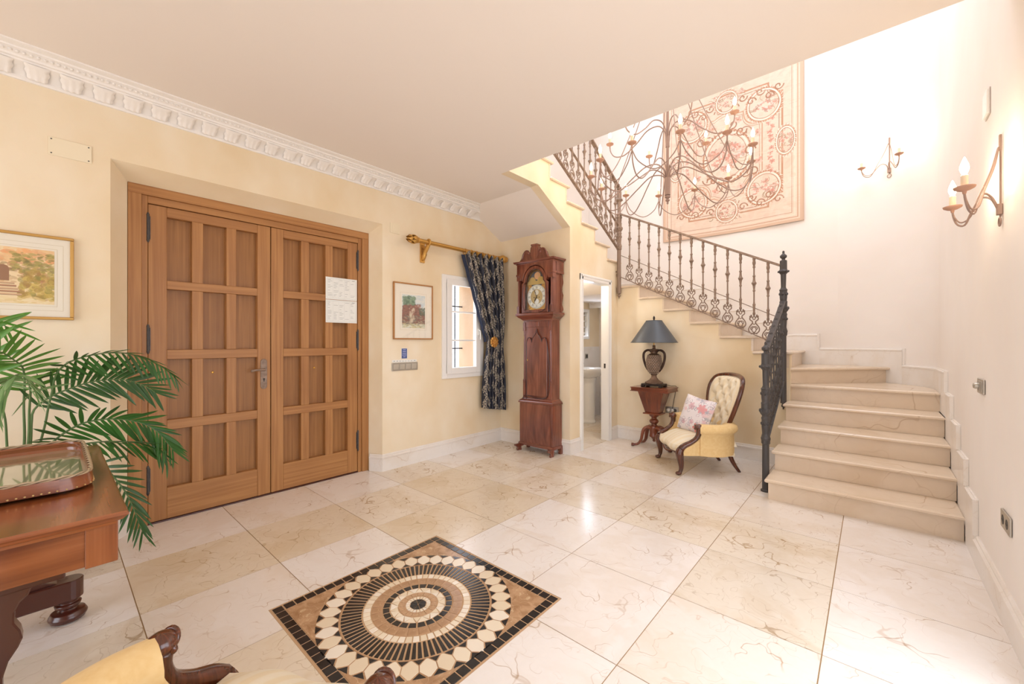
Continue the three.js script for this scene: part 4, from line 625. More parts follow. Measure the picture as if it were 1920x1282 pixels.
{
  const dabs = (g, Rn, n, x, y, w, h, cols, s0, s1, flat = 0.5) => { for (let i = 0; i < n; i++) { g.fillStyle = cols[floor(Rn() * cols.length)]; g.globalAlpha = 0.25 + Rn() * 0.45; g.beginPath(); const s = lerp(s0, s1, Rn()); g.ellipse(x + Rn() * w, y + Rn() * h, s, s * flat, (Rn() - 0.5) * 1.2, 0, 7); g.fill(); } g.globalAlpha = 1; };
  const garden = canvasTex(760, 480, (g, w, h) => {
    const Rn = rng(31); g.fillStyle = '#f3dcb0'; g.fillRect(0, 0, w, h); dabs(g, Rn, 260, 0, 0, w, 130, ['#f4b878', '#eea06a', '#f2cf98', '#dca878', '#e8bd86'], 12, 46);
    dabs(g, Rn, 240, 0, 110, w, 190, ['#b58a58', '#c79a66', '#9c7f4e', '#d2ae7c', '#a8895c', '#b97a52'], 10, 36); dabs(g, Rn, 160, 520, 40, 240, 160, ['#a79c4c', '#8f8a3e', '#c2ac5a', '#7d7434'], 6, 26);
    dabs(g, Rn, 140, 60, 190, 200, 230, ['#9c9a4a', '#b5a458', '#7f8142', '#c4b264'], 8, 28, 0.8); dabs(g, Rn, 180, 560, 190, 200, 250, ['#c8ad4a', '#b29238', '#d8bf62', '#8d8636', '#a67c3a'], 8, 26, 1.1);
    for (let i = 0; i < 5; i++) { g.fillStyle = i % 2 ? '#b98864' : '#d9b48a'; g.fillRect(300 - i * 16, 300 + i * 24, 230 + i * 26, 12); g.fillStyle = '#8e6142'; g.fillRect(300 - i * 16, 312 + i * 24, 230 + i * 26, 4); }
    g.fillStyle = '#ead6ac'; g.fillRect(300, 170, 110, 80); g.fillStyle = '#a57a56'; g.fillRect(314, 196, 80, 44); g.fillStyle = '#9a6e4c'; g.beginPath(); g.moveTo(430, 290); g.lineTo(430, 190); g.arc(465, 190, 35, PI, 0); g.lineTo(500, 290); g.fill(); dabs(g, Rn, 90, 0, 420, w, 60, ['#efdba6', '#e3c884', '#f5e6bd'], 10, 40, 0.3); dabs(g, Rn, 60, 40, 330, 150, 90, ['#f3b25e', '#e09a48', '#f6d7a0'], 5, 16);
  });
  picture('warm watercolour of garden steps in a gilt frame beside the palm', 0.235, 1.644, 0.645, 0.488, 0.016, plain(0xf2ead8, 0.8), garden, 0.488, 0.313, M.goldframe, [0.012, 0.036]);
  const hill = canvasTex(420, 540, (g, w, h) => {
    const Rn = rng(37); g.fillStyle = '#dfe4dc'; g.fillRect(0, 0, w, h); dabs(g, Rn, 120, 0, 0, w, 220, ['#d2dde0', '#e8e9e0', '#c6d6dc'], 20, 50);
    g.fillStyle = '#8d5f50'; g.beginPath(); g.moveTo(0, 360); g.lineTo(10, 190); g.lineTo(130, 120); g.lineTo(230, 130); g.lineTo(330, 240); g.lineTo(w, 300); g.lineTo(w, 470); g.lineTo(0, 470); g.fill();
    dabs(g, Rn, 260, 10, 150, 330, 230, ['#a06a56', '#7b4f45', '#b98570', '#8f6a58', '#6f5a4e'], 6, 24, 0.6); dabs(g, Rn, 200, 20, 30, 210, 130, ['#5f7f66', '#4e6e58', '#7c9a7c', '#8fa88a'], 8, 26, 0.8); dabs(g, Rn, 80, 320, 210, 100, 110, ['#5d6d58', '#7b7f66', '#4d5a4c'], 5, 18, 1.2);
    dabs(g, Rn, 200, 0, 340, w, 160, ['#7d7468', '#9a8d78', '#b5a98c', '#6b645c', '#c6b896'], 8, 30, 0.4); dabs(g, Rn, 60, 130, 220, 90, 230, ['#e6ddc6', '#d8cdb0'], 5, 16, 1.5); dabs(g, Rn, 120, 0, 470, w, 70, ['#d9cc9a', '#c9be8c', '#b8b487', '#e7deb8'], 8, 30, 0.35);
  });
  picture('small framed landscape of a wooded red hill above the light switches', -2.508, 1.588, 0.488, 0.582, 0.013, plain(0xf4ecdb, 0.8), hill, 0.285, 0.345, plain(0xb5804a, 0.4, 0.25), [0.02]);
}
// ------------------------------------------------------------ switches, sockets and cover plates
{
  const sw = thing('light_switch', 'steel four-gang light switch under the small landscape', 'switch', [WX + 0.001, 0.978, -2.405], PI / 2);
  part(sw, 'plate', rbox(-0.155, 0.155, 0, 0.082, 0, 0.009, 0.004), M.steel);
  for (let i = 0; i < 4; i++) part(sw, 'rocker', at(rbox(-0.029, 0.029, -0.026, 0.026, -0.004, 0.007, 0.003), -0.108 + i * 0.072, 0.041, 0.008, 0, 0.12), plain(0xcdc7ba, 0.35, 0.5));
  const st = thing('switch_label', 'narrow paper strip stuck above the four-gang switch', 'label', [WX + 0.001, 1.062, -2.405], PI / 2);
  const stx = canvasTex(512, 48, (g, w, h) => { g.fillStyle = '#f0eee6'; g.fillRect(0, 0, w, h); g.fillStyle = '#8a8f92'; const Rn = rng(8); for (let i = 0; i < 8; i++) g.fillRect(30 + i * 60, 16 + Rn() * 6, 12 + Rn() * 20, 10); });
  const sg = new THREE.PlaneGeometry(0.295, 0.026); sg.translate(0, 0.013, 0.0012); part(st, 'print', sg, std({ map: stx, roughness: 0.6 })); part(st, 'backing', box(-0.1475, 0.1475, 0, 0.026, 0, 0.001), M.white);
  const bl = thing('blue_sticker', 'small blue notice sticker on the wall above the switch strip', 'sticker', [WX + 0.001, 1.098, -2.4], PI / 2);
  const btx = canvasTex(160, 240, (g, w, h) => { g.fillStyle = '#dfe3ea'; g.fillRect(0, 0, w, h); g.fillStyle = '#4a5a90'; g.fillRect(8, 8, w - 16, h - 16); g.fillStyle = '#b9c3ec'; for (let i = 0; i < 5; i++) { const k = [80, 92, 104, 112, 70][i]; g.fillRect((w - k) / 2, 28 + i * 40, k, 14); } });
  const bg = new THREE.PlaneGeometry(0.07, 0.108); bg.translate(0, 0.054, 0.0012); part(bl, 'print', bg, std({ map: btx, roughness: 0.5 })); part(bl, 'backing', box(-0.035, 0.035, 0, 0.108, 0, 0.001), M.white);
  const cp = thing('cover_plate', 'cream screwed cover plate high on the wall above the watercolour', 'plate', [WX + 0.001, 2.366, -0.073], PI / 2);
  const cream = plain(0xf2e4c6, 0.7); part(cp, 'plate', rbox(-0.089, 0.089, 0, 0.106, 0, 0.005, 0.002), cream); for (const [x, y] of [[-0.076, 0.012], [0.076, 0.012], [-0.076, 0.094], [0.076, 0.094]]) part(cp, 'screw', at(cyl(0.004, 0.003, 0.003, 0, 0, 0, 10), x, y, 0.0045, 0, PI / 2), M.steeldark);
  const cp2 = thing('cover_plate', 'small blank cream cover plate above the curtain pole end', 'plate', [WX + 0.001, 2.363, -2.288], PI / 2); part(cp2, 'plate', rbox(-0.054, 0.054, 0, 0.1, 0, 0.006, 0.003), cream); part(cp2, 'centre_insert', rbox(-0.036, 0.036, 0.016, 0.084, 0.005, 0.008, 0.002), cream);
  // right wall
  const r1 = thing('dimmer_switch', 'steel switch plate with round knob on the right wall by the stairs', 'switch', [RX - 0.001, 0.985, -3.39], -PI / 2);
  part(r1, 'plate', rbox(-0.082, 0.082, 0, 0.082, 0, 0.009, 0.004), M.steel); part(r1, 'insert', rbox(-0.066, -0.004, 0.012, 0.07, 0.008, 0.011, 0.002), plain(0xa8a39a, 0.35, 0.6)); part(r1, 'insert', rbox(0.006, 0.068, 0.012, 0.07, 0.008, 0.012, 0.002), plain(0xa8a39a, 0.35, 0.6)); part(r1, 'knob', at(lathe([[0.017, 0], [0.017, 0.012], [0.013, 0.02], [0, 0.022]], 20), -0.036, 0.041, 0.01, 0, PI / 2), M.steel);
  const r2 = thing('wall_socket', 'double steel socket low on the right wall in the foreground', 'socket', [RX - 0.001, 0.42, -2.835], -PI / 2);
  const sock = (t, k) => { part(t, 'plate', rbox(-0.036 * k - 0.01, 0.036 * k + 0.01, 0, 0.082, 0, 0.009, 0.004), M.steel); for (let i = 0; i < k; i++) { const x = (i - (k - 1) / 2) * 0.072; const s = part(t, 'socket_well', at(lathe([[0.022, 0], [0.022, 0.001], [0.019, 0.0012], [0, 0.0012]], 22), x, 0.041, 0.0088, 0, PI / 2), M.steeldark); part(s, 'contact_hole', merge(at(cyl(0.0035, 0.0035, 0.001, 0, 0, 0, 8), x - 0.009, 0.041, 0.0098, 0, PI / 2), at(cyl(0.0035, 0.0035, 0.001, 0, 0, 0, 8), x + 0.009, 0.041, 0.0098, 0, PI / 2)), M.black); } };
  sock(r2, 2);
  const r3 = thing('wall_socket', 'grey double socket on the wall behind the side table', 'socket', [-1.815, 0.40, SZ + 0.001]); sock(r3, 2);
  const r4 = thing('access_panel', 'thin white cover panel high on the right wall near the sconce', 'panel', [RX - 0.001, 2.45, -3.24], -PI / 2); part(r4, 'plate', rbox(-0.05, 0.05, 0, 0.125, 0, 0.014, 0.004), M.whitetrim); part(r4, 'rim', rbox(-0.056, 0.056, -0.006, 0.131, 0, 0.004, 0.002), plain(0xcfc5bd, 0.6));
}

// ------------------------------------------------------------ button-back armchairs
function armchair(label, pos, turn, group, low = 1) {
  const t = thing('button_back_armchair', label, 'chair', pos, turn, group);
  const F = M.fabric, S = M.stripefabric, Wd = M.chairwood;
  // arms and tub
  const plan = curve([[-0.322, 0, -0.165], [-0.356, 0, -0.25], [-0.358, 0, -0.36], [-0.30, 0, -0.465], [-0.20, 0, -0.52], [0, 0, -0.535], [0.20, 0, -0.52], [0.30, 0, -0.465], [0.358, 0, -0.36], [0.356, 0, -0.25], [0.322, 0, -0.165]]).getPoints(60).map((p) => [p.x, p.z]);
  const prof = [[-0.03, 0.20], [0.0, 0.188], [0.016, 0.196], [0.020, 0.26], [0.016, 0.395], [0.030, 0.405], [0.044, 0.42], [0.050, 0.44], [0.044, 0.465], [0.026, 0.482], [0, 0.490], [-0.035, 0.488], [-0.070, 0.472], [-0.086, 0.445], [-0.086, 0.415], [-0.074, 0.385], [-0.060, 0.33], [-0.03, 0.20]];
  part(t, 'arms', sweep(plan, prof, false, true, 1.0), F, 'plain golden upholstered arms');
  // seat with serpentine front
  const hw = (v) => lerp(0.268, 0.30, v), fz = (u) => 0.018 + 0.03 * sin(u * PI) - 0.012 * cos((u - 0.5) * 4 * PI);
  const top = (u, v) => { const x = lerp(-hw(v), hw(v), u), z = lerp(fz(u), -0.52, v), e = (1 - (2 * u - 1) ** 4) * (1 - (1 - min(1, v * 2.4)) ** 2.2); return [x, 0.272 + 0.095 * e, z]; };
  part(t, 'seat', merge(sheet(top, 40, 30, (u, v) => [u * 0.58, v * 0.5]), sheet((u, v) => { const a = top(u, 0); return [a[0], lerp(a[1], 0.205, v), a[2] - 0.012 * v + 0.016 * sin(v * PI)]; }, 40, 8, (u, v) => [u * 0.58, -v * 0.08]), slabY([[-0.27, 0.0], [0.27, 0.0], [0.30, -0.5], [-0.30, -0.5]], 0.18, 0.21)), S, 'cream striped satin seat');
  part(t, 'seat_rail', limb([[-0.275, 0.205, -0.004], [-0.2, 0.190, 0.006], [-0.1, 0.200, 0.024], [0, 0.186, 0.036], [0.1, 0.200, 0.024], [0.2, 0.190, 0.006], [0.275, 0.205, -0.004]], () => [0.012, 0.016], 40, 8), Wd);
  for (const s of [-1, 1]) {
    const X = (l) => l.map(([x, y, z]) => [x * s, y, z]);
    const arm = part(t, 'arm_scroll', merge(limb(X([[0.322, 0.448, -0.150], [0.323, 0.405, -0.150], [0.320, 0.36, -0.132], [0.314, 0.315, -0.080], [0.304, 0.280, -0.022], [0.296, 0.25, 0.008]]), (u) => [lerp(0.026, 0.034, u) - 0.008 * sin(u * PI), lerp(0.034, 0.030, u) - 0.006 * sin(u * PI)], 22, 12), (() => { const g = ball(0.036, 0, 0, 0, 1, 16); g.scale(1.05, 0.85, 1.15); g.translate(0.323 * s, 0.462, -0.150); return g; })()), Wd);
    part(arm, 'scroll_carving', merge(at(new THREE.TorusGeometry(0.026, 0.007, 8, 20), 0.323 * s, 0.460, -0.128, 0, 0.5), ball(0.012, 0.323 * s, 0.45, -0.117, 1, 10), ball(0.011, 0.323 * s + 0.03, 0.447, -0.14, 1.2, 10), ball(0.011, 0.323 * s - 0.03, 0.447, -0.14, 1.2, 10)), Wd);
    part(t, 'front_leg', merge(limb(X([[0.296, 0.255, 0.004], [0.292, 0.215, 0.018], [0.288, 0.16, 0.012], [0.286, 0.10, 0.002], [0.286, 0.05, 0.004], [0.287, 0.022, 0.018], [0.287, 0.014, 0.038]]), (u) => u < 0.2 ? lerp(0.034, 0.040, u / 0.2) : u < 0.8 ? lerp(0.040, 0.019, (u - 0.2) / 0.6) : lerp(0.019, 0.016, (u - 0.8) / 0.2), 26, 12), (() => { const g = ball(0.026, 0, 0, 0, 0.7, 14); g.scale(0.95, 0.95, 1.2); g.translate(0.287 * s, 0.0175, 0.026); return g; })()), Wd);
    part(t, 'rear_leg', limb(X([[0.195, 0.215, -0.49], [0.198, 0.14, -0.515], [0.200, 0.07, -0.55], [0.198, 0.0, -0.60]]), (u) => lerp(0.026, 0.014, u), 14, 10), Wd);
  }
  for (const q of [-1, 1]) part(t, 'side_panel', slabX([[-0.19, 0.19], [-0.01, 0.19], [-0.006, 0.23], [-0.03, 0.268], [-0.085, 0.308], [-0.135, 0.345], [-0.155, 0.39], [-0.19, 0.40]], q * 0.312 - 0.013, q * 0.312 + 0.013, 0.004), F);
  // oval button back
  const H0 = 0.40, H1 = 0.955, tilt = 0.29, zb = (y, x) => -0.495 - tilt * (y - H0) + 0.55 * x * x;
  const outline = [], no = 40; const ky = (y) => 0.40 + (y - 0.40) * low, pts = [[0.20, 0.41], [0.235, 0.50], [0.282, 0.63], [0.312, 0.745], [0.308, 0.83], [0.265, 0.895], [0.165, 0.925], [0, 0.935]].map(([x, y]) => [x, ky(y)]);
  const oc = curve([...pts.map(([x, y]) => [-x, y, 0]), ...pts.slice(0, -1).reverse().map(([x, y]) => [x, y, 0])]).getPoints(no);
  const fr = oc.map((p) => [p.x, p.y, zb(p.y, p.x) + 0.006]);
  part(t, 'back_frame', limb(fr, () => [0.020, 0.023], 80, 10), Wd, 'polished mahogany oval frame');
  const wAt = (y) => { let w = 0; for (let i = 0; i < oc.length - 1; i++) { const a = oc[i], b = oc[i + 1]; if ((a.y - y) * (b.y - y) <= 0) w = max(w, abs(lerp(a.x, b.x, abs(b.y - a.y) < 1e-9 ? 0 : (y - a.y) / (b.y - a.y)))); } return w; };
  const buttons = []; for (let r = 0; r < 6; r++) { const y = 0.485 + r * 0.074, n = r % 2 ? 3 : 2; if (y > ky(0.90)) break; for (let i = 0; i < n; i++) buttons.push([(i - (n - 1) / 2) * 0.165, y]); }
  const puff = (x, y) => { let d = 0; for (const [bx, by] of buttons) { const r = hypot(x - bx, (y - by) * 0.95); d += 0.034 * Math.exp(-r * r / 0.0011); const dx = abs(x - bx), dy = abs(y - by); const cr = abs(dx * 0.076 - dy * 0.071) / 0.104; if (dy < 0.04 && dx < 0.04) d += 0.010 * Math.exp(-cr * cr / 0.00006) * Math.exp(-r * r / 0.003); } return d; };
  const back = part(t, 'backrest', merge(sheet((u, v) => { const y = lerp(0.40, ky(0.925), v), w = max(wAt(y) - 0.012, 0.002), x = lerp(-w, w, u), e = (1 - (2 * u - 1) ** 6) * (1 - max(0, (v - 0.9) / 0.1) ** 2); return [x, y, zb(y, x) + 0.004 + 0.056 * e - puff(x, y)]; }, 70, 80, (u, v) => [u * 0.5, v * 0.55]), sheet((u, v) => { const y = lerp(0.40, ky(0.925), v), w = max(wAt(y) - 0.012, 0.002), x = lerp(-w, w, u); return [x, y, zb(y, x) - 0.016]; }, 10, 20, (u, v) => [u * 0.5, v * 0.55])), S, 'cream tufted satin back');
  for (const [x, y] of buttons) part(back, 'button', ball(0.008, x, y, zb(y, x) + 0.030, 1, 8), S);
  return t;
}
armchair('golden button-back armchair beside the staircase, with a cushion', [-1.5455, 0, -4.2025], atan2(-0.761, 0.649), 'pair of button-back armchairs');
armchair('golden armchair in the foreground, mostly cut off by the frame', [-1.212, 0, -0.478], atan2(-0.478, -0.879), 'pair of button-back armchairs', 0.40);
// scatter cushion
{
  const tex = canvasTex(512, 512, (g, w, h) => {
    const Rn = rng(91); g.fillStyle = '#efe6e6'; g.fillRect(0, 0, w, h); const cols = ['#e9b9bd', '#d99aa6', '#b9b4c0', '#9a98a6', '#e8cfd0', '#c9c2cc', '#f1d9d6', '#a7a7ad'];
    for (let i = 0; i < 40; i++) { const x = Rn() * w, y = Rn() * h, s = 18 + Rn() * 46; g.fillStyle = cols[floor(Rn() * cols.length)]; g.globalAlpha = 0.5; for (let k = 0; k < 6; k++) { g.beginPath(); g.ellipse(x + cos(k) * s * 0.5, y + sin(k) * s * 0.5, s * 0.45, s * 0.26, k, 0, 7); g.fill(); } }
    g.globalAlpha = 0.75; g.lineWidth = 4; for (let i = 0; i < 46; i++) { g.strokeStyle = ['#8f8c9a', '#b58a96', '#7c7c88'][i % 3]; let x = Rn() * w, y = Rn() * h, a = Rn() * 7; g.beginPath(); g.moveTo(x, y); for (let k = 0; k < 14; k++) { a += 0.45; x += cos(a) * 14 * (1 - k / 18); y += sin(a) * 14 * (1 - k / 18); g.lineTo(x, y); } g.stroke(); }
    g.globalAlpha = 0.8; g.fillStyle = '#dd7f78'; for (let k = 0; k < 9; k++) { g.beginPath(); g.ellipse(400 + cos(k) * 44, 420 + sin(k) * 34, 38, 22, k, 0, 7); g.fill(); } g.fillStyle = '#e7a2a4'; for (let k = 0; k < 8; k++) { g.beginPath(); g.ellipse(380 + cos(k) * 40, 150 + sin(k) * 34, 40, 20, k, 0, 7); g.fill(); }
  });
  const t = thing('scatter_cushion', 'pink and grey floral cushion leaning in the armchair by the stairs', 'cushion', [-1.335, 0.525, -4.345], -0.42);
  const half = (s) => sheet((u, v) => { const a = 2 * u - 1, b = 2 * v - 1, pin = 1 - 0.075 * (1 - a * a) * 0 - 0.06 * (abs(a) ** 2 * (1 - abs(b)) + abs(b) ** 2 * (1 - abs(a))); const th = 0.062 * (1 - a ** 4) ** 0.7 * (1 - b ** 4) ** 0.7; return [a * 0.185 * pin, b * 0.185 * pin, s * th]; }, 28, 28);
  const shape = merge(half(1), half(-1)); shape.rotateZ(-0.13); shape.rotateX(-0.30);
  part(t, 'cover', shape, std({ map: tex, roughness: 0.75, side: THREE.DoubleSide }));
}
// ------------------------------------------------------------ side table and lamp
{
  const t = thing('pedestal_side_table', 'mahogany side table with tapered box and scroll feet under the lamp', 'table', [-1.955, 0, -4.792]);
  const m = M.mahogany;
  part(t, 'table_top', merge(rbox(-0.230, 0.230, 0.722, 0.731, -0.165, 0.165, 0.003, 'x'), rbox(-0.222, 0.222, 0.688, 0.722, -0.157, 0.157, 0.003, 'x'), rbox(-0.230, 0.230, 0.681, 0.689, -0.165, 0.165, 0.003, 'x')), m);
  const fr = new THREE.CylinderGeometry(1, 1, 1, 4, 1).toNonIndexed(), p = fr.attributes.position; for (let i = 0; i < p.count; i++) { const s = p.getY(i) > 0 ? [0.155, 0.115] : [0.082, 0.062]; const a = atan2(p.getX(i), p.getZ(i)), r = hypot(p.getX(i), p.getZ(i)); if (r < 1e-6) { p.setXYZ(i, 0, p.getY(i) > 0 ? 0.681 : 0.422, 0); continue; } const q = [Math.sign(sin(a + PI / 4)), Math.sign(cos(a + PI / 4))]; p.setXYZ(i, q[0] * s[0], p.getY(i) > 0 ? 0.681 : 0.422, q[1] * s[1]); } fr.computeVertexNormals();
  part(t, 'tapered_box', mapped(fr), m);
  part(t, 'collar_plate', rbox(-0.105, 0.105, 0.408, 0.424, -0.085, 0.085, 0.004, 'x'), m);
  part(t, 'turned_stem', turned([[0.062, 0.41], [0.055, 0.385], [0.032, 0.365], [0.03, 0.352], [0.05, 0.335], [0.056, 0.318], [0.046, 0.298], [0.03, 0.288], [0.034, 0.275], [0.052, 0.262], [0.055, 0.24], [0.05, 0.18], [0.055, 0.14], [0.03, 0.115], [0.014, 0.10], [0.02, 0.09], [0.012, 0.075], [0, 0.07]].reverse(), 20), m);
  const leg = limb([[0.03, 0.235, 0], [0.07, 0.245, 0], [0.115, 0.215, 0], [0.135, 0.155, 0], [0.15, 0.085, 0], [0.185, 0.035, 0], [0.235, 0.022, 0], [0.262, 0.024, 0]], (u) => [lerp(0.036, 0.014, u) + (u > 0.93 ? 0.008 : 0), lerp(0.024, 0.013, u) + (u > 0.93 ? 0.006 : 0)], 30, 10);
  for (const [sx, sz] of [[-1, 1], [1, 1], [1, -1], [-1, -1]]) { const o = part(t, 'scroll_leg', leg, m); o.rotation.y = -atan2(sz * (sz < 0 ? 0.55 : 0.42), sx); }
  const L = thing('table_lamp', 'bronze urn table lamp with a dark grey cone shade', 'lamp', [-1.955, 0.7318, -4.79]);
  const bz = plain(0x6d5646, 0.45, 0.5), dk = plain(0x2b201b, 0.45, 0.3);
  part(L, 'plinth', merge(rbox(-0.125, 0.125, 0.016, 0.04, -0.09, 0.09, 0.006), ...[[-1, -1], [1, -1], [1, 1], [-1, 1]].map(([a, b]) => rbox(a * 0.105 - 0.02, a * 0.105 + 0.02, 0, 0.018, b * 0.07 - 0.02, b * 0.07 + 0.02, 0.004))), dk);
  part(L, 'base', merge(turned([[0.098, 0.04], [0.10, 0.055], [0.085, 0.066], [0.07, 0.074], [0.05, 0.09], [0.034, 0.115], [0.03, 0.135], [0.04, 0.148], [0.036, 0.156]], 28), ...Array.from({ length: 24 }, (_, i) => ball(0.008, 0.097 * cos(i / 24 * 2 * PI), 0.052, 0.097 * sin(i / 24 * 2 * PI), 1, 6))), plain(0x7a6252, 0.5, 0.45));
  const rad = (y) => { const k = [[0.152, 0.036], [0.18, 0.06], [0.23, 0.082], [0.28, 0.09], [0.33, 0.086], [0.375, 0.072], [0.392, 0.058]]; for (let i = 1; i < k.length; i++) if (y <= k[i][0]) return lerp(k[i - 1][1], k[i][1], (y - k[i - 1][0]) / (k[i][0] - k[i - 1][0])); return 0.05; };
  const body = part(L, 'urn', turned([[0.036, 0.152], [0.06, 0.18], [0.082, 0.23], [0.09, 0.28], [0.086, 0.33], [0.072, 0.375], [0.056, 0.393], [0.035, 0.402], [0.032, 0.425], [0.05, 0.445], [0.052, 0.452], [0.02, 0.456], [0.016, 0.48], [0.02, 0.49], [0.012, 0.50], [0, 0.50]], 28), bz);
  const sc = []; for (let r = 0; r < 13; r++) { const y = 0.168 + r * 0.0172, n = 20; for (let i = 0; i < n; i++) { const a = (i + (r % 2) / 2) / n * 2 * PI, g = ball(0.0125, 0, 0, 0, 1, 6); g.scale(rad(y) / 0.085, 0.9, 0.5); g.rotateX(-0.25); g.translate(0, y, rad(y)); g.rotateY(a); sc.push(g); } }
  const scales = part(body, 'scale_relief', merge(sc), plain(0xa08c7c, 0.42, 0.5)); scales.userData.kind = 'stuff';
  const hdl = limb([[0.028, 0.405, 0], [0.05, 0.435, 0], [0.085, 0.438, 0], [0.122, 0.41, 0], [0.130, 0.36, 0], [0.12, 0.30, 0], [0.095, 0.23, 0], [0.065, 0.185, 0]], (u) => 0.010 + 0.005 * sin(u * PI), 30, 8);
  for (const s of [0, PI]) { const o = part(L, 'handle', hdl, plain(0x3f2a20, 0.4, 0.45)); o.rotation.y = s; }
  const sh = new THREE.MeshPhysicalMaterial({ color: 0x4c5157, roughness: 0.42, sheen: 0.4, side: THREE.DoubleSide });
  part(L, 'lamp_shade', merge(lathe([[0.268, 0.532], [0.092, 0.793]], 48), lathe([[0.090, 0.793], [0.266, 0.532]], 48), tube(circle(24, 0.268).map(([x, z]) => [x, 0.533, z]), 0.004, 64, 6, true), tube(circle(24, 0.092).map(([x, z]) => [x, 0.793, z]), 0.003, 48, 6, true)), sh, 'dark grey card shade');
  part(L, 'harp', merge(cyl(0.006, 0.006, 0.31, 0, 0.49, 0, 8), ...[0, 2.094, 4.189].map((a) => at(cyl(0.002, 0.002, 0.09, 0, 0, 0, 6), 0, 0.79, 0, a, 0, -PI / 2))), M.brass);
  part(L, 'finial', turned([[0.008, 0.793], [0.014, 0.80], [0.008, 0.808], [0.014, 0.825], [0.010, 0.838], [0.004, 0.85], [0, 0.852]], 14), dk);
  part(L, 'lamp_cord', tube([[0.09, 0.03, -0.09], [0.15, 0.012, -0.13], [0.20, 0.004, -0.178], [0.19, -0.06, -0.185], [0.165, -0.18, -0.188], [0.150, -0.27, -0.192]], 0.0032, 40, 6), M.black);
  part(L, 'plug', merge(at(lathe([[0.02, 0], [0.022, 0.02], [0.016, 0.034], [0, 0.036]], 16), 0.104, -0.29, -0.199, 0, PI / 2), at(lathe([[0.016, 0], [0.016, 0.02], [0, 0.024]], 14), 0.15, -0.29, -0.199, 0, PI / 2)), M.white);
}

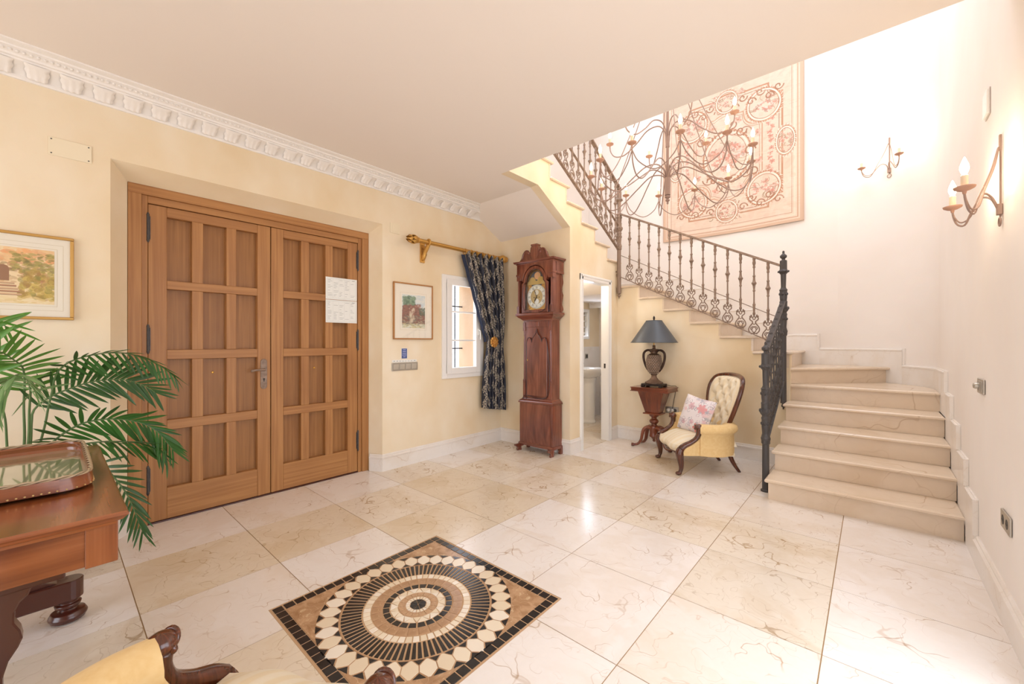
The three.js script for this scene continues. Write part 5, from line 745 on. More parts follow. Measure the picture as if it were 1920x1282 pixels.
// ------------------------------------------------------------ wrought iron railing
const beam = (a, b, w, h, r = 0.003) => { const d = V(...b).sub(V(...a)), L = d.length(); const g = new RoundedBoxGeometry(w, h, L, 1, min(r, w / 2.1, h / 2.1)); g.translate(0, 0, L / 2); const q = new THREE.Matrix4().lookAt(V(...b), V(...a), V(0, 1, 0)); g.applyMatrix4(q); g.translate(...a); return mapped(g); };
{
  const t = thing('stair_railing', 'dark wrought iron stair railing with turned newels and scrolled balusters', 'railing');
  const I = M.iron, D = M.darkiron;
  // baluster: scrollwork foot below a turned shaft, foot of the scroll at y = 0, along x
  const shaft = turned([[0.007, 0.20], [0.013, 0.205], [0.013, 0.225], [0.009, 0.235], [0.012, 0.262], [0.012, 0.30], [0.015, 0.306], [0.015, 0.316], [0.009, 0.325], [0.0075, 0.345], [0.0075, 0.45], [0.013, 0.456], [0.013, 0.464], [0.009, 0.474], [0.012, 0.505], [0.015, 0.522], [0.023, 0.533], [0.024, 0.545], [0.016, 0.556], [0.012, 0.575], [0.010, 0.605], [0.014, 0.613], [0.014, 0.620], [0.0075, 0.63], [0.0075, 0.70], [0.013, 0.706], [0.013, 0.715], [0.010, 0.73], [0.016, 0.75], [0.016, 0.765], [0.012, 0.78], [0.015, 0.80], [0.012, 0.82]], 10, 2);
  const bits = []; const arcT = (pts, r = 0.0055) => bits.push(tube(pts.map(([x, y]) => [x, y, 0]), r, 22, 5));
  for (const s of [-1, 1]) {
    arcT([[0, 0.006], [s * 0.03, 0.010], [s * 0.049, 0.035], [s * 0.047, 0.065], [s * 0.028, 0.098], [s * 0.014, 0.118], [s * 0.018, 0.138], [s * 0.034, 0.148], [s * 0.040, 0.168], [s * 0.028, 0.182], [s * 0.012, 0.176]], 0.0062);
    arcT([[s * 0.006, 0.012], [s * -0.016, 0.03], [s * -0.018, 0.055], [s * 0.004, 0.078], [s * 0.026, 0.072], [s * 0.03, 0.052], [s * 0.018, 0.044]], 0.005);
    arcT([[0, 0.10], [s * 0.014, 0.112], [s * 0.024, 0.104], [s * 0.02, 0.094]], 0.0045);
    arcT([[0, 0.15], [s * 0.012, 0.165], [s * 0.006, 0.185], [0, 0.2]], 0.005);
    bits.push(ball(0.010, s * 0.036, 0.186, 0, 1, 7), ball(0.009, s * 0.026, 0.196, 0, 1.3, 7), ball(0.006, s * 0.026, 0.002, 0, 1.3, 6));
  }
  const scroll = merge(bits), put = (x, y, z, ry, m) => { const b = part(t, 'baluster', shaft, m); b.position.set(x, y, z); b.rotation.y = ry; part(b, 'scroll_foot', scroll, m); };
  const b1 = (z) => 0.400 - 0.53 * (z + 4.02), b2 = (x) => 2.118 - 0.505 * (x + 2.445), b3 = (z) => 2.46 + 0.53 * (z + 5.0);
  const Z2 = SZ + 0.04, X1 = -0.672, X3 = CX + 0.045;
  for (let i = 0; i < 6; i++) { const z = -4.14 - i * 0.132; put(X1, b1(z), z, PI / 2, D); }
  for (let i = 0; i < 13; i++) { const x = -2.347 + i * 0.1283; put(x, b2(x), Z2, 0, I); }
  for (let i = 0; i < 13; i++) { const z = -4.86 + i * 0.128; put(X3, b3(z), z, PI / 2, I); }
  const rail = (n, a, b, w, h, m) => part(t, n, beam(a, b, w, h), m);
  rail('handrail', [X1, b1(-4.03) + 0.80, -4.03], [X1, b1(-4.93) + 0.80, -4.93], 0.044, 0.022, D); rail('bottom_rail', [X1, b1(-4.04) - 0.006, -4.04], [X1, b1(-4.92) - 0.006, -4.92], 0.03, 0.011, D); rail('middle_rail', [X1, b1(-4.04) + 0.28, -4.04], [X1, b1(-4.92) + 0.28, -4.92], 0.012, 0.009, D);
  rail('handrail', [-0.70, b2(-0.70) + 0.82, Z2], [-2.475, b2(-2.475) + 0.82, Z2], 0.044, 0.022, I); rail('bottom_rail', [-0.70, b2(-0.70) - 0.006, Z2], [-2.475, b2(-2.475) - 0.006, Z2], 0.028, 0.010, I); rail('middle_rail', [-0.70, b2(-0.70) + 0.278, Z2], [-2.475, b2(-2.475) + 0.278, Z2], 0.012, 0.008, I);
  rail('handrail', [X3, b3(-4.94) + 0.82, -4.94], [X3, b3(-3.25) + 0.82, -3.25], 0.044, 0.022, I); rail('bottom_rail', [X3, b3(-4.94) - 0.006, -4.94], [X3, b3(-3.25) - 0.006, -3.25], 0.034, 0.012, I); rail('middle_rail', [X3, b3(-4.94) + 0.31, -4.94], [X3, b3(-3.25) + 0.31, -3.25], 0.026, 0.010, I);
  const upper = [[0.026, 0.40], [0.033, 0.41], [0.033, 0.43], [0.037, 0.45], [0.032, 0.468], [0.027, 0.49], [0.031, 0.55], [0.031, 0.61], [0.034, 0.62], [0.028, 0.64], [0.042, 0.665], [0.044, 0.685], [0.034, 0.705], [0.034, 0.74], [0.036, 0.75], [0.030, 0.76], [0.033, 0.80], [0.033, 0.86], [0.037, 0.872], [0.027, 0.885], [0.022, 0.90], [0.025, 1.03], [0.036, 1.045], [0.046, 1.06], [0.036, 1.075], [0.032, 1.085], [0.032, 1.165], [0.030, 1.172], [0.016, 1.178], [0.015, 1.19], [0.030, 1.205], [0.031, 1.222], [0.018, 1.236], [0.009, 1.246], [0.011, 1.256], [0.008, 1.27], [0, 1.275]];
  const newel = (x, z, top, bottom, m, floorFoot) => {
    const o = top - 1.275, p = floorFoot ? [[0.038, 0], [0.038, 0.012], [0.027, 0.02], [0.026, 0.4]] : [[0.0001, bottom], [0.009, bottom + 0.004], [0.006, bottom + 0.016], [0.020, bottom + 0.032], [0.017, bottom + 0.048], [0.010, bottom + 0.058], [0.028, bottom + 0.066], [0.027, bottom + 0.08], [0.026, 0.40 + o]];
    const n = part(t, 'newel_post', turned([...p, ...upper.slice(1, -7).map(([r, y]) => [r, y + o])], 20, 3), m); n.position.set(x, 0, z); part(n, 'finial', turned(upper.slice(-8).map(([r, y]) => [r, y + o]), 18, 3), m);
    const lv = []; for (let i = 0; i < 8; i++) { const a = i / 8 * 2 * PI; for (const [y, r, s] of [[0.685, 0.040, 0.012], [0.575, 0.030, 0.010], [0.83, 0.032, 0.010], [1.06, 0.044, 0.008]]) lv.push(at(ball(s, 0, 0, 0, 1.5, 6), r * cos(a), y + o, r * sin(a))); } part(n, 'leaf_relief', merge(lv), m).userData.kind = 'stuff';
  };
  newel(X1, -4.023, 1.275, 0, D, true); newel(X1, SZ + 0.045, 2.205, 0.58, D, false); newel(X3, SZ + 0.04, 3.356, 1.845, I, false);
  part(t, 'wall_fixing', merge(beam([X3, 1.97, SZ + 0.04], [X3, 1.97, SZ], 0.018, 0.024), beam([X3, 2.2, SZ + 0.04], [CX, 2.2, SZ + 0.04], 0.018, 0.024), beam([X1, 0.78, SZ + 0.045], [X1, 0.78, SZ], 0.018, 0.024), beam([X1, 1.0, SZ + 0.045], [X1, 1.0, SZ], 0.018, 0.024)), I);
}
// ------------------------------------------------------------ candle fittings shared by chandelier and sconces
const cupG = lathe([[0.0, -0.022], [0.006, -0.02], [0.008, -0.008], [0.020, -0.004], [0.034, 0.004], [0.037, 0.012], [0.035, 0.012], [0.02, 0.004], [0, 0.004]], 20), sleeveG = lathe([[0, 0.004], [0.0125, 0.004], [0.0125, 0.062], [0.011, 0.066], [0, 0.066]], 14), bulbG = lathe([[0.006, 0.066], [0.012, 0.078], [0.0165, 0.094], [0.0145, 0.112], [0.008, 0.132], [0.003, 0.146], [0, 0.15]], 14);
function candle(parent, p, power) {
  const c = part(parent, 'candle_cup', cupG, M.rustcup); c.position.set(...p); part(c, 'candle_sleeve', sleeveG, M.candle); part(c, 'flame_bulb', bulbG, M.bulb, 'glowing flame-shaped bulb');
  const l = new THREE.PointLight(new THREE.Color().setRGB(1.0, 0.80, 0.56), power); l.name = 'bulb_light'; l.position.set(p[0], p[1] + 0.098, p[2]); l.shadow.radius = 0.7; parent.add(l);
}
{
  const t = thing('chandelier', 'large wrought iron chandelier with two tiers of candle bulbs', 'chandelier', [-1.449, 0, -3.8735]);
  part(t, 'stem', merge(cyl(0.013, 0.013, ROOF - 2.66, 0, 2.66, 0, 12), turned([[0, 2.578], [0.008, 2.582], [0.010, 2.594], [0.006, 2.60], [0.020, 2.612], [0.018, 2.624], [0.010, 2.63], [0.024, 2.642], [0.026, 2.655], [0.012, 2.662]], 16), cyl(0.026, 0.028, 0.165, 0, 2.665, 0, 16), cyl(0.018, 0.018, 0.1, 0, 3.12, 0, 14), lathe([[0.07, ROOF], [0.07, ROOF - 0.02], [0.02, ROOF - 0.05], [0, ROOF - 0.05]], 24)), M.rust);
  const mk = (pts, r = 0.0056, n = 40) => tube(pts.map(([a, y]) => [a, y, 0]), r, n, 6);
  const lower = mk([[0.016, 2.815], [0.03, 2.90], [0.09, 2.965], [0.19, 2.955], [0.31, 2.86], [0.43, 2.745], [0.55, 2.665], [0.64, 2.67], [0.698, 2.745], [0.712, 2.82], [0.715, 2.885]]), lower2 = mk([[0.016, 2.815], [0.05, 2.86], [0.16, 2.885], [0.30, 2.80], [0.44, 2.70], [0.56, 2.645], [0.66, 2.69], [0.708, 2.77], [0.715, 2.88]]);
  const upper = mk([[0.014, 3.17], [0.025, 3.27], [0.08, 3.34], [0.18, 3.33], [0.30, 3.22], [0.42, 3.14], [0.51, 3.15], [0.552, 3.21], [0.56, 3.262]]);
  const stay = mk([[0.010, 4.35], [0.06, 4.1], [0.16, 3.78], [0.29, 3.45], [0.43, 3.12], [0.56, 2.86], [0.65, 2.76], [0.70, 2.765], [0.714, 2.84]], 0.0044, 50);
  for (let i = 0; i < 12; i++) {
    const a = (2 + 30 * i) * PI / 180, b = a + PI / 6, o = part(t, 'arm', i % 2 ? lower : lower2, M.rust); o.rotation.y = -a;
    const f = part(t, 'swag', tube([[0.714 * cos(a), 2.85, 0.714 * sin(a)], [0.705 * cos(lerp(a, b, 0.14)), 2.745, 0.705 * sin(lerp(a, b, 0.14))], [0.675 * cos(lerp(a, b, 0.5)), 2.665, 0.675 * sin(lerp(a, b, 0.5))], [0.705 * cos(lerp(a, b, 0.86)), 2.745, 0.705 * sin(lerp(a, b, 0.86))], [0.714 * cos(b), 2.85, 0.714 * sin(b)]], 0.0046, 26, 5), M.rust);
    candle(t, [0.715 * cos(a), 2.9, 0.715 * sin(a)], 0.11);
    if (i % 2 === 0) { const s = part(t, 'stay', stay, M.rust); s.rotation.y = -a; }
  }
  for (let i = 0; i < 6; i++) { const a = (-10 + 60 * i) * PI / 180, o = part(t, 'arm', upper, M.rust); o.rotation.y = -a; candle(t, [0.56 * cos(a), 3.28, 0.56 * sin(a)], 0.11); }
}
function sconce(label, pos, turn, group) {            // own axes: x along the wall, z out of it, y = 0 at the cups
  const t = thing('wall_sconce', label, 'wall lamp', pos, turn, group), m = M.rust;
  part(t, 'back_rod', merge(rbox(-0.0045, 0.0045, -0.11, 0.27, 0.002, 0.009, 0.002), rbox(-0.007, 0.007, 0.20, 0.275, 0.002, 0.011, 0.003), rbox(-0.014, 0.014, -0.10, -0.05, 0.0, 0.018, 0.003)), m);
  part(t, 'hanging_ring', at(new THREE.TorusGeometry(0.019, 0.0035, 8, 22), 0, -0.133, 0.008), m);
  for (const s of [-1, 1]) {
    const q = (l) => l.map(([a, y, z]) => [s * a, y, z]);
    part(t, 'arm', merge(tube(q([[0.004, -0.075, 0.012], [0.012, -0.015, 0.035], [0.04, 0.0, 0.06], [0.085, -0.05, 0.085], [0.125, -0.105, 0.105], [0.16, -0.09, 0.125], [0.178, -0.045, 0.137], [0.18, -0.015, 0.14]]), 0.0045, 36, 6), tube(q([[0.004, 0.215, 0.012], [0.035, 0.12, 0.03], [0.075, 0.01, 0.065], [0.11, -0.075, 0.09], [0.145, -0.085, 0.115], [0.172, -0.05, 0.133], [0.18, -0.02, 0.14]]), 0.0036, 36, 6)), m);
    candle(t, [s * 0.18, 0, 0.14], 0.2);
  }
}
sconce('twin-candle iron wall sconce on the right wall in the foreground', [RX - 0.001, 1.965, -2.935], -PI / 2, 'pair of candle sconces');
{ const a = arc(36, 0.748); sconce('twin-candle iron wall sconce on the far curved wall beside the tapestry', [a[0], 3.17, a[1]], -36 * PI / 180, 'pair of candle sconces'); }
// ------------------------------------------------------------ tapestry
{
  const W = 1.70, H = 2.06, tex = canvasTex(1024, 1240, (g, w, h) => {
    const Rn = rng(19), C = ['#dcb79c', '#cfa286', '#e8d0bb', '#c79a86', '#b98d7a', '#d9c2a8', '#c4ab94', '#e2bfae', '#a98c7c'];
    g.fillStyle = '#e4ccb6'; g.fillRect(0, 0, w, h);
    for (let i = 0; i < 2600; i++) { g.globalAlpha = 0.16; g.fillStyle = C[floor(Rn() * C.length)]; g.fillRect(Rn() * w, Rn() * h, 10 + Rn() * 50, 3); } g.globalAlpha = 1;
    const frame = (m, lw, c) => { g.strokeStyle = c; g.lineWidth = lw; g.strokeRect(m, m, w - 2 * m, h - 2 * m); }; frame(10, 20, '#d8b79c'); frame(34, 6, '#c99f82'); frame(52, 10, '#ead5c0'); frame(70, 4, '#c49a80');
    const notch = (m, k, lw, c) => { g.strokeStyle = c; g.lineWidth = lw; g.beginPath(); const X0 = m, X1 = w - m, Y0 = m * 1.15, Y1 = h - m * 1.15; g.moveTo(X0 + k, Y0); g.lineTo(w / 2 - 90, Y0); g.quadraticCurveTo(w / 2, Y0 - 60, w / 2 + 90, Y0); g.lineTo(X1 - k, Y0); g.quadraticCurveTo(X1 - k, Y0 + k, X1, Y0 + k); g.lineTo(X1, Y1 - k); g.quadraticCurveTo(X1 - k, Y1 - k, X1 - k, Y1); g.lineTo(w / 2 + 90, Y1); g.quadraticCurveTo(w / 2, Y1 + 60, w / 2 - 90, Y1); g.lineTo(X0 + k, Y1); g.quadraticCurveTo(X0 + k, Y1 - k, X0, Y1 - k); g.lineTo(X0, Y0 + k); g.quadraticCurveTo(X0 + k, Y0 + k, X0 + k, Y0); g.stroke(); };
    notch(130, 90, 12, '#c08f70'); notch(150, 80, 4, '#9c6e56'); notch(260, 130, 8, '#c79a7c'); notch(278, 120, 3, '#a5745a');
    const flower = (x, y, r, c, n = 6) => { g.globalAlpha = 0.8; for (let k = 0; k < n; k++) { const a = k / n * 2 * PI + Rn(); g.fillStyle = c[floor(Rn() * c.length)]; g.beginPath(); g.ellipse(x + cos(a) * r * 0.5, y + sin(a) * r * 0.5, r * 0.5, r * 0.3, a, 0, 7); g.fill(); } g.fillStyle = '#b57f66'; g.beginPath(); g.arc(x, y, r * 0.2, 0, 7); g.fill(); g.globalAlpha = 1; };
    const bouquet = (x, y, s, n = 16) => { for (let i = 0; i < n; i++) { const a = Rn() * 7, r = s * sqrt(Rn()); flower(x + cos(a) * r, y + sin(a) * r * 0.8, s * (0.14 + Rn() * 0.16), ['#d59a86', '#e4b9a6', '#c88a78', '#e9cfc0', '#b99a8a']); } g.strokeStyle = '#a98f74'; g.lineWidth = 3; for (let i = 0; i < 10; i++) { const a = Rn() * 7; g.beginPath(); g.moveTo(x + cos(a) * s * 0.5, y + sin(a) * s * 0.4); g.quadraticCurveTo(x + cos(a + 0.4) * s, y + sin(a + 0.4) * s * 0.8, x + cos(a) * s * 1.3, y + sin(a) * s); g.stroke(); } };
    const oval = (x, y, rx, ry, rot = 0) => { g.save(); g.translate(x, y); g.rotate(rot); for (const [k, c, lw] of [[1, '#bb8768', 12], [0.9, '#ecdccb', 10], [0.82, '#a67459', 4]]) { g.strokeStyle = c; g.lineWidth = lw; g.beginPath(); g.ellipse(0, 0, rx * k, ry * k, 0, 0, 7); g.stroke(); } for (let i = 0; i < 44; i++) { const a = i / 44 * 2 * PI; g.strokeStyle = i % 2 ? '#cbb49e' : '#e6d8c8'; g.lineWidth = 5; g.beginPath(); g.moveTo(cos(a) * rx, sin(a) * ry); g.lineTo(cos(a + 0.1) * rx * 1.14, sin(a + 0.1) * ry * 1.14); g.stroke(); } g.restore(); };
    const scrl = (x, y, s, f, up) => { g.strokeStyle = '#a87c62'; g.lineWidth = 9; g.beginPath(); let a = up ? -1.6 : 1.6, r = s; g.moveTo(x, y); for (let i = 0; i < 30; i++) { a += 0.24 * f; x += cos(a) * r * 0.14; y += sin(a) * r * 0.14; r *= 0.955; g.lineTo(x, y); } g.stroke(); };
    const sym = (fn) => { for (const sx of [-1, 1]) for (const sy of [-1, 1]) { g.save(); g.translate(sx < 0 ? w : 0, sy < 0 ? h : 0); g.scale(sx, sy); fn(); g.restore(); } };
    sym(() => { oval(250, 300, 118, 128, 0.3); bouquet(250, 300, 80, 20); for (let i = 0; i < 6; i++) scrl(120 + i * 60, 190 + (i % 2) * 60, 60, i % 2 ? 1 : -1, i % 2); bouquet(110, 560, 44, 9); for (let y = 420; y < 620; y += 34) flower(205 + 12 * sin(y), y, 20, ['#d59a86', '#c88a78', '#e4b9a6']); scrl(330, 470, 90, 1, true); scrl(420, 420, 80, -1, false); bouquet(430, 150, 46, 10); });
    for (const y of [120, h - 120]) { oval(w / 2, y + (y < 300 ? 60 : -60), 84, 92); bouquet(w / 2, y + (y < 300 ? 60 : -60), 56, 14); } for (const x of [110, w - 110]) { oval(x, h / 2, 62, 110); bouquet(x, h / 2, 44, 12); }
    oval(w / 2, h / 2, 176, 210); bouquet(w / 2, h / 2, 130, 40); for (let i = 0; i < 420; i++) { g.globalAlpha = 0.10 + 0.10 * Rn(); g.fillStyle = ['#efdccb', '#e0b99f', '#d8ab92', '#f2e6d8', '#c9a58c', '#dcc0a8'][floor(Rn() * 6)]; g.beginPath(); g.ellipse(60 + Rn() * (w - 120), 60 + Rn() * (h - 120), 14 + Rn() * 46, 6 + Rn() * 18, Rn() * 6, 0, 7); g.fill(); } g.globalAlpha = 1;
    for (let i = 0; i < 8; i++) { const a = i / 8 * 2 * PI; scrl(w / 2 + cos(a) * 210, h / 2 + sin(a) * 250, 80, i % 2 ? 1 : -1, i < 4); flower(w / 2 + cos(a + 0.35) * 245, h / 2 + sin(a + 0.35) * 285, 30, ['#d59a86', '#e4b9a6', '#c9a18c']); }
  });
  const t = thing('tapestry', 'large faded pink floral tapestry hanging on the stairwell wall', 'tapestry', [-1.464, 2.75, BZ + 0.004]);
  const f = (off) => (u, v) => [(u - 0.5) * W, v * H + 0.012 * sin(u * PI) * -(1 - v) * 1.5, off + 0.010 + 0.006 * sin(u * 9) * (1 - v) + 0.004 * sin(u * 17 + v * 3)];
  part(t, 'weave', merge(sheet(f(0.008), 60, 20), sheet(f(0), 60, 20)), std({ map: tex, roughness: 0.9, sheen: 0.2, side: THREE.DoubleSide })); part(t, 'hanging_rod', at(cyl(0.012, 0.012, W + 0.08, 0, 0, 0, 12), W / 2 + 0.04, H + 0.005, 0.012, 0, 0, PI / 2), M.gold);
  const bd = plain(0xcfae95, 0.9); for (const s of [-1, 1]) part(t, 'selvedge', box(s * W / 2 - 0.006, s * W / 2 + 0.006, 0, H, 0.004, 0.02), bd);
}

// ------------------------------------------------------------ library table
{
  const x0 = -2.85, x1 = -1.665, z0 = -0.153, z1 = 0.50, cx = (x0 + x1) / 2, cz = (z0 + z1) / 2, hx = (x1 - x0) / 2, hz = (z1 - z0) / 2;
  const t = thing('library_table', 'polished mahogany library table at the left foreground', 'table', [cx, 0, cz]);
  const m = M.tablewood, ring = (ax, az, prof) => sweep([[ax, -az], [ax, az], [-ax, az], [-ax, -az]], prof, true, false, 0.6);
  part(t, 'table_top', merge(mapped(slabY(rect(-hx, hx, -hz, hz), 0.750, 0.7665, 0.006), 'x'), ring(hx - 0.03, hz - 0.03, [[0, 0.728], [0.004, 0.728], [0.006, 0.736], [0.018, 0.742], [0.024, 0.750], [0, 0.751]])), m);
  part(t, 'frieze_panel', merge(rbox(-hx + 0.05, hx - 0.05, 0.614, 0.730, -hz + 0.024, -hz + 0.05, 0.002, 'x'), rbox(-hx + 0.05, hx - 0.05, 0.614, 0.730, hz - 0.05, hz - 0.024, 0.002, 'x'), rbox(hx - 0.075, hx - 0.049, 0.614, 0.730, -hz + 0.03, hz - 0.03, 0.002, 'z'), rbox(-hx + 0.049, -hx + 0.075, 0.614, 0.730, -hz + 0.03, hz - 0.03, 0.002, 'z')), m);
  for (const [a, b] of [[1, -1], [1, 1], [-1, 1], [-1, -1]]) part(t, 'corner_block', rbox(a > 0 ? hx - 0.115 : -hx + 0.044, a > 0 ? hx - 0.044 : -hx + 0.115, 0.609, 0.731, b > 0 ? hz - 0.09 : -hz + 0.02, b > 0 ? hz - 0.02 : -hz + 0.09, 0.003), m);
  // scrolled end supports in the y-z plane, each on a foot bar with two bun feet
  const half = [[0.155, 0.612], [0.15, 0.592], [0.135, 0.582], [0.130, 0.566], [0.115, 0.552], [0.106, 0.53], [0.105, 0.50], [0.116, 0.475], [0.120, 0.452], [0.112, 0.43], [0.095, 0.40], [0.085, 0.36], [0.085, 0.30], [0.10, 0.25], [0.14, 0.21], [0.19, 0.185]];
  const out = [...half, ...half.slice().reverse().map(([a, b]) => [-a, b])];
  for (const s of [-1, 1]) {
    const xs = s > 0 ? hx - 0.115 : -hx + 0.095;
    part(t, 'support_cap', at(rbox(-0.03, 0.03, 0.585, 0.612, -0.20, 0.20, 0.006, 'z'), xs, 0, 0), M.darkwood);
    part(t, 'end_support', slabX(out, xs - 0.024, xs + 0.024, 0.004), M.darkwood);
    const bar = [...Array.from({ length: 9 }, (_, i) => [0.042 * cos(i / 8 * PI), 0.23 + 0.042 * sin(i / 8 * PI)]), ...Array.from({ length: 9 }, (_, i) => [-0.042 * cos(i / 8 * PI), -0.23 - 0.042 * sin(i / 8 * PI)])];
    part(t, 'foot_bar', at(slabY(bar, 0.098, 0.186, 0.004), xs, 0, 0), M.darkwood);
    for (const q of [-1, 1]) part(t, 'bun_foot', turned([[0.034, 0.0], [0.056, 0.008], [0.064, 0.026], [0.056, 0.044], [0.034, 0.052], [0.030, 0.058], [0.042, 0.068], [0.044, 0.078], [0.034, 0.086], [0.038, 0.099]], 24, 4, xs, 0, q * 0.222), M.darkwood);
  }
  part(t, 'stretcher', limb([[-hx + 0.11, 0.30, 0], [-0.2, 0.30, 0], [0, 0.30, 0], [0.2, 0.30, 0], [hx - 0.12, 0.30, 0]], (u) => 0.022 + 0.012 * sin(u * PI) ** 2, 24, 12), M.darkwood);
}
// serving tray
{
  const t = thing('serving_tray', 'wooden gallery tray with inlaid rim and pale mirrored base on the table', 'tray', [-2.362, 0.7668, 0.125]);
  const oct = (a, b, r, n = 5) => { const p = []; for (const [sx, sz, s] of [[1, 1, 0], [-1, 1, 1], [-1, -1, 2], [1, -1, 3]]) for (let i = 0; i <= n; i++) { const an = (s + i / n) * PI / 2; p.push([sx * (a - r) + r * cos(an), sz * (b - r) + r * sin(an)]); } return p; };
  const A = oct(0.365, 0.215, 0.075), ccw = A.slice().reverse();
  part(t, 'gallery', sweep(ccw, [[0, 0.008], [0.006, 0.008], [0.009, 0.014], [0.004, 0.03], [0.009, 0.046], [0.007, 0.052], [-0.006, 0.052], [-0.008, 0.012], [0, 0.008]], true, false, 0.6), M.tablewood);
  const inl = []; for (let i = 0; i < A.length; i++) { const a = A[i], b = A[(i + 1) % A.length], L = hypot(b[0] - a[0], b[1] - a[1]), n = max(1, floor(L / 0.016)); for (let k = 0; k < n; k++) { const s = (k + 0.5) / n, g = new THREE.OctahedronGeometry(0.0032); g.scale(1.2, 0.9, 1); g.translate(lerp(a[0], b[0], s) * 1.0235, 0.0165, lerp(a[1], b[1], s) * 1.037); inl.push(prep(g)); } }
  part(t, 'inlay_band', merge(inl), plain(0xe0c07a, 0.5)).userData.kind = 'stuff';
  const rope = []; const rc = curve(A.map(([x, z]) => [x, 0.0555, z]), true); const n = 260; for (const ph of [0, PI]) { const pts = []; for (let i = 0; i < n; i++) { const p = rc.getPointAt(i / n), q = rc.getTangentAt(i / n), a = i * 0.62 + ph; pts.push([p.x - q.z * cos(a) * 0.0034, p.y + sin(a) * 0.0034, p.z + q.x * cos(a) * 0.0034]); } rope.push(tube(pts, 0.0036, 780, 5, true)); }
  part(t, 'rope_rim', merge(rope), plain(0xb9a486, 0.45, 0.4));
  const mn = noiser(81); const mt = dataTex(256, 256, (u, v) => mixc(hex(0xd9d2b4), hex(0xb3ac88), clamp(fbm(mn, u * 5, v * 9, 4, 5, 9) * 1.4 - 0.2)));
  part(t, 'mirrored_base', slabY(oct(0.358, 0.208, 0.07), 0.012, 0.018), std({ map: repeat(mt, 0.5, 0.5), roughness: 0.08, metalness: 0.35, clearcoat: 1, clearcoatRoughness: 0.03 }));
  for (const [a, b] of [[1, 1], [1, -1], [-1, 1], [-1, -1]]) part(t, 'tray_foot', cyl(0.013, 0.016, 0.012, a * 0.29, 0, b * 0.15, 12), M.darkwood);
}
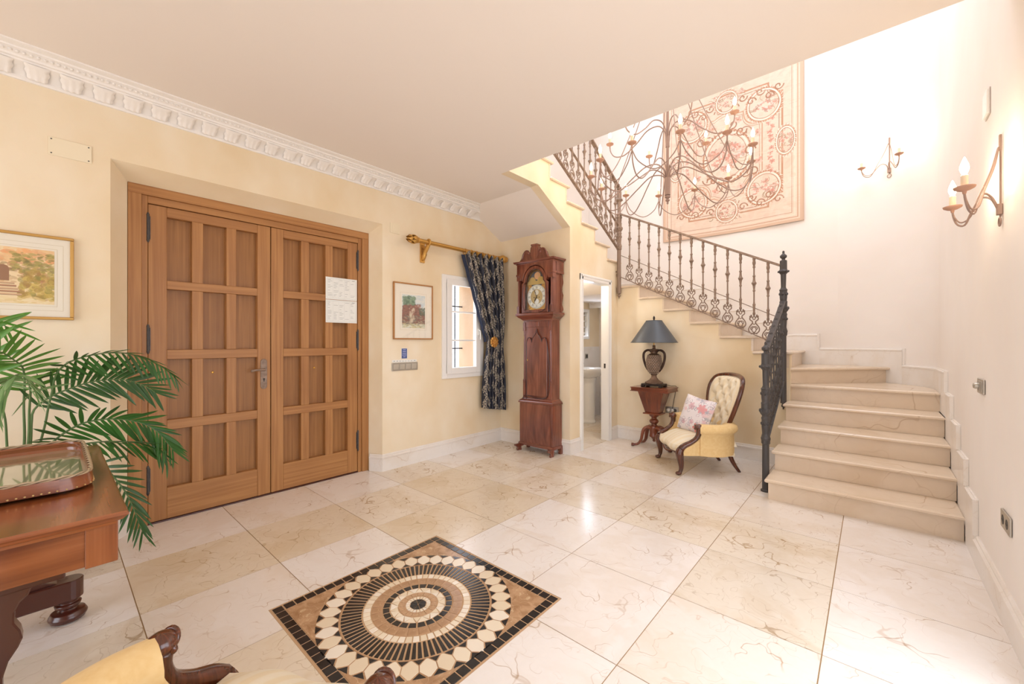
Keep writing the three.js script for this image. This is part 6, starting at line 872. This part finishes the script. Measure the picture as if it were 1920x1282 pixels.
// ------------------------------------------------------------ potted palm
{
  const P = {
    A1: [[-3.220, 0.827, 0.026], [-3.200, 0.927, 0.013], [-3.170, 1.033, -0.003], [-3.150, 1.103, -0.014], [-3.120, 1.161, -0.053], [-3.080, 1.205, -0.153], [-3.050, 1.210, -0.258], [-3.000, 1.172, -0.358], [-2.950, 1.077, -0.462]],
    A2: [[-3.250, 0.744, 0.074], [-3.250, 0.859, 0.070], [-3.250, 0.916, 0.063], [-3.250, 0.975, 0.013], [-3.240, 1.022, -0.071], [-3.230, 1.053, -0.160], [-3.200, 1.052, -0.280], [-3.160, 1.010, -0.362], [-3.140, 0.976, -0.399]],
    B1: [[-3.200, 0.698, 0.032], [-3.150, 0.737, 0.012], [-3.100, 0.800, -0.037], [-3.060, 0.851, -0.111], [-3.020, 0.862, -0.212], [-2.970, 0.832, -0.318], [-2.930, 0.779, -0.382], [-2.900, 0.673, -0.444]],
    B2: [[-3.200, 0.692, 0.032], [-3.120, 0.724, -0.053], [-3.060, 0.742, -0.152], [-3.000, 0.736, -0.254], [-2.960, 0.710, -0.362], [-2.930, 0.629, -0.420]],
    C: [[-3.280, 0.743, 0.095], [-3.260, 0.948, 0.096], [-3.220, 1.066, 0.092], [-3.160, 1.143, 0.097], [-3.080, 1.185, 0.122], [-3.000, 1.225, 0.158], [-2.920, 1.227, 0.200], [-2.860, 1.186, 0.239]],
    D: [[-3.200, 0.753, 0.080], [-3.150, 0.929, 0.075], [-3.050, 1.048, 0.070], [-2.980, 1.102, 0.081], [-2.900, 1.123, 0.102], [-2.840, 1.099, 0.131], [-2.800, 1.055, 0.160], [-2.780, 0.988, 0.182]],
    E: [[-3.150, 0.670, -0.138], [-3.050, 0.630, -0.173], [-2.980, 0.552, -0.220], [-2.950, 0.453, -0.267], [-2.930, 0.250, -0.323]],
    G: [[-3.250, 0.758, 0.150], [-3.200, 0.906, 0.155], [-3.120, 1.079, 0.184], [-3.100, 1.292, 0.212], [-3.100, 1.377, 0.183], [-3.120, 1.341, 0.144]],
  };
  // [pairs, where leaflets begin, longest, roll, droop, tone]
  const F = { A1: [22, 0.34, 0.145, 0.75, 0.75, 1], A2: [22, 0.28, 0.175, 0.2, 0.12, 0], B1: [25, 0.14, 0.165, 0.5, 0.35, 1], B2: [20, 0.18, 0.15, 0.9, 0.55, 1], C: [17, 0.36, 0.20, 0.35, -0.05, 2], D: [15, 0.42, 0.19, 1.0, 0.85, 3], E: [14, 0.2, 0.15, 0.55, 0.6, 0], G: [10, 0.5, 0.17, 0.4, 0.2, 2] };
  const base = [-3.265, 0, 0.135], t = thing('potted_palm', 'green feathery palm in a pot between the table and the door', 'plant', base);
  const cols = [0x365f26, 0x3b7029, 0x5f9436, 0x7fa468].map((c) => new THREE.MeshPhysicalMaterial({ color: c, roughness: 0.42, side: THREE.DoubleSide, transmission: 0.18, thickness: 0 })), stemM = plain(0x5f7a48, 0.6);
  const leaf = (bend) => sheet((u, v) => { const w = 0.058 * (sin(PI * min(1, 0.14 + v * 0.86)) ** 0.65) * (v > 0.97 ? 0.15 : 1); return [(u - 0.5) * 2 * w, v, -0.35 * abs(u - 0.5) * w * 2 + bend * v * v]; }, 2, 7), L = [leaf(-0.12), leaf(-0.26), leaf(-0.05)];
  part(t, 'pot', turned([[0.0, 0.0], [0.13, 0.0], [0.14, 0.012], [0.165, 0.14], [0.185, 0.26], [0.192, 0.34], [0.205, 0.352], [0.205, 0.375], [0.185, 0.378], [0.178, 0.34], [0.0, 0.335]], 32, 3), plain(0x8f5f42, 0.7));
  part(t, 'soil', cyl(0.176, 0.176, 0.02, 0, 0.325, 0, 24), plain(0x3a2a20, 0.95));
  const Rn = rng(202);
  for (const [k, pts] of Object.entries(P)) {
    const [n, t0, len, roll, droop, tone] = F[k], loc = pts.map((p) => [p[0] - base[0], p[1], p[2] - base[2]]);
    const root = [[(Rn() - 0.5) * 0.1, 0.33, (Rn() - 0.5) * 0.1], [loc[0][0] * 0.5, 0.33 + (loc[0][1] - 0.33) * 0.5, loc[0][2] * 0.5]], all = [...root, ...loc], c = curve(all), f = part(t, 'frond', limb(all, (u) => lerp(0.0075, 0.0022, u), 46, 6), stemM);
    const share = (() => { const whole = c.getLength(), tail = curve(loc).getLength(); return 1 - tail / whole; })();
    for (let i = 0; i < n; i++) for (const s of [-1, 1]) {
      const v = i / (n - 1), u = clamp(lerp(share + (1 - share) * t0, 0.995, v)), p = c.getPointAt(u), T = c.getTangentAt(u);
      const inplane = V(0, 0, 0).crossVectors(V(1, 0, 0), T).normalize(), flat = V(0, 0, 0).crossVectors(T, inplane).normalize(); if (inplane.y < 0) inplane.negate(); if (flat.x < 0) flat.negate();
      const side = inplane.clone().multiplyScalar(s * cos(roll)).addScaledVector(flat, s * sin(roll)), ang = lerp(0.35, 1.15, v) + (Rn() - 0.5) * 0.2;
      const d = side.multiplyScalar(cos(ang)).addScaledVector(T, sin(ang)); d.y -= droop * (0.6 + 0.3 * Rn()) * (s < 0 ? 1 : 0.8); d.normalize();
      const nz = V(0, 0, 0).crossVectors(d, T).normalize(); if (nz.lengthSq() < 0.01) nz.set(1, 0, 0); if (nz.y < 0) nz.negate(); const nx = V(0, 0, 0).crossVectors(d, nz).normalize(); nz.crossVectors(nx, d).normalize();
      const o = part(f, 'leaflet', L[floor(Rn() * 3)], cols[tone === 1 && Rn() < 0.25 ? 0 : tone]); const l = len * (0.55 + 0.45 * sin(PI * (0.15 + 0.72 * v))) * (0.88 + 0.24 * Rn());
      o.position.copy(p); o.quaternion.setFromRotationMatrix(new THREE.Matrix4().makeBasis(nx, d, nz)); o.scale.set(l * lerp(1.1, 0.85, v), l, l);
    }
  }
}
// ------------------------------------------------------------ cloakroom basin
{
  const t = thing('pedestal_basin', 'white pedestal washbasin glimpsed through the cloakroom doorway', 'basin', [-3.342, 0, -5.62]);
  const bowl = lathe([[0.0, 0.70], [0.10, 0.70], [0.17, 0.74], [0.225, 0.80], [0.245, 0.84], [0.245, 0.856], [0.225, 0.860], [0.19, 0.845], [0.12, 0.765], [0.0, 0.752]], 40); bowl.scale(1.0, 1, 1.12);
  part(t, 'bowl', merge(bowl, rbox(-0.255, -0.13, 0.78, 0.862, -0.25, 0.25, 0.02)), M.porcelain);
  const ped = turned([[0.105, 0], [0.108, 0.02], [0.092, 0.06], [0.088, 0.40], [0.098, 0.62], [0.12, 0.71]], 28); part(t, 'pedestal', ped, M.porcelain);
  part(t, 'tap', merge(cyl(0.014, 0.012, 0.09, -0.20, 0.862, 0, 12), limb([[-0.20, 0.945, 0], [-0.17, 0.965, 0], [-0.12, 0.955, 0], [-0.10, 0.925, 0]], () => 0.009, 14, 8), ball(0.012, -0.2, 0.97, 0, 1, 10)), plain(0x6a5240, 0.35, 0.7));
  const s = thing('soap_dish', 'small dark soap dispenser on the cloakroom basin', 'dispenser', [-3.52, 0.864, -5.50]); part(s, 'bottle', turned([[0, 0], [0.022, 0], [0.024, 0.06], [0.012, 0.075], [0.008, 0.09]], 14), M.darkwood); part(s, 'pump', merge(cyl(0.004, 0.004, 0.03, 0, 0.09, 0, 8), rbox(-0.004, 0.03, 0.118, 0.126, -0.005, 0.005)), M.steel);
  const k = thing('wall_socket', 'small dark socket on the cloakroom wall beyond the basin', 'socket', [WX + 0.013, 0.99, -5.95], PI / 2); part(k, 'plate', rbox(-0.042, 0.042, 0, 0.084, 0, 0.009, 0.003), M.steel); part(k, 'insert', rbox(-0.028, 0.028, 0.014, 0.07, 0.008, 0.011, 0.002), M.steeldark);
}

scene.traverse((o) => { if (o.isMesh) { o.castShadow = true; o.receiveShadow = true; } if (o.isLight && o.shadow) o.castShadow = true; });
renderer.render(scene, camera);
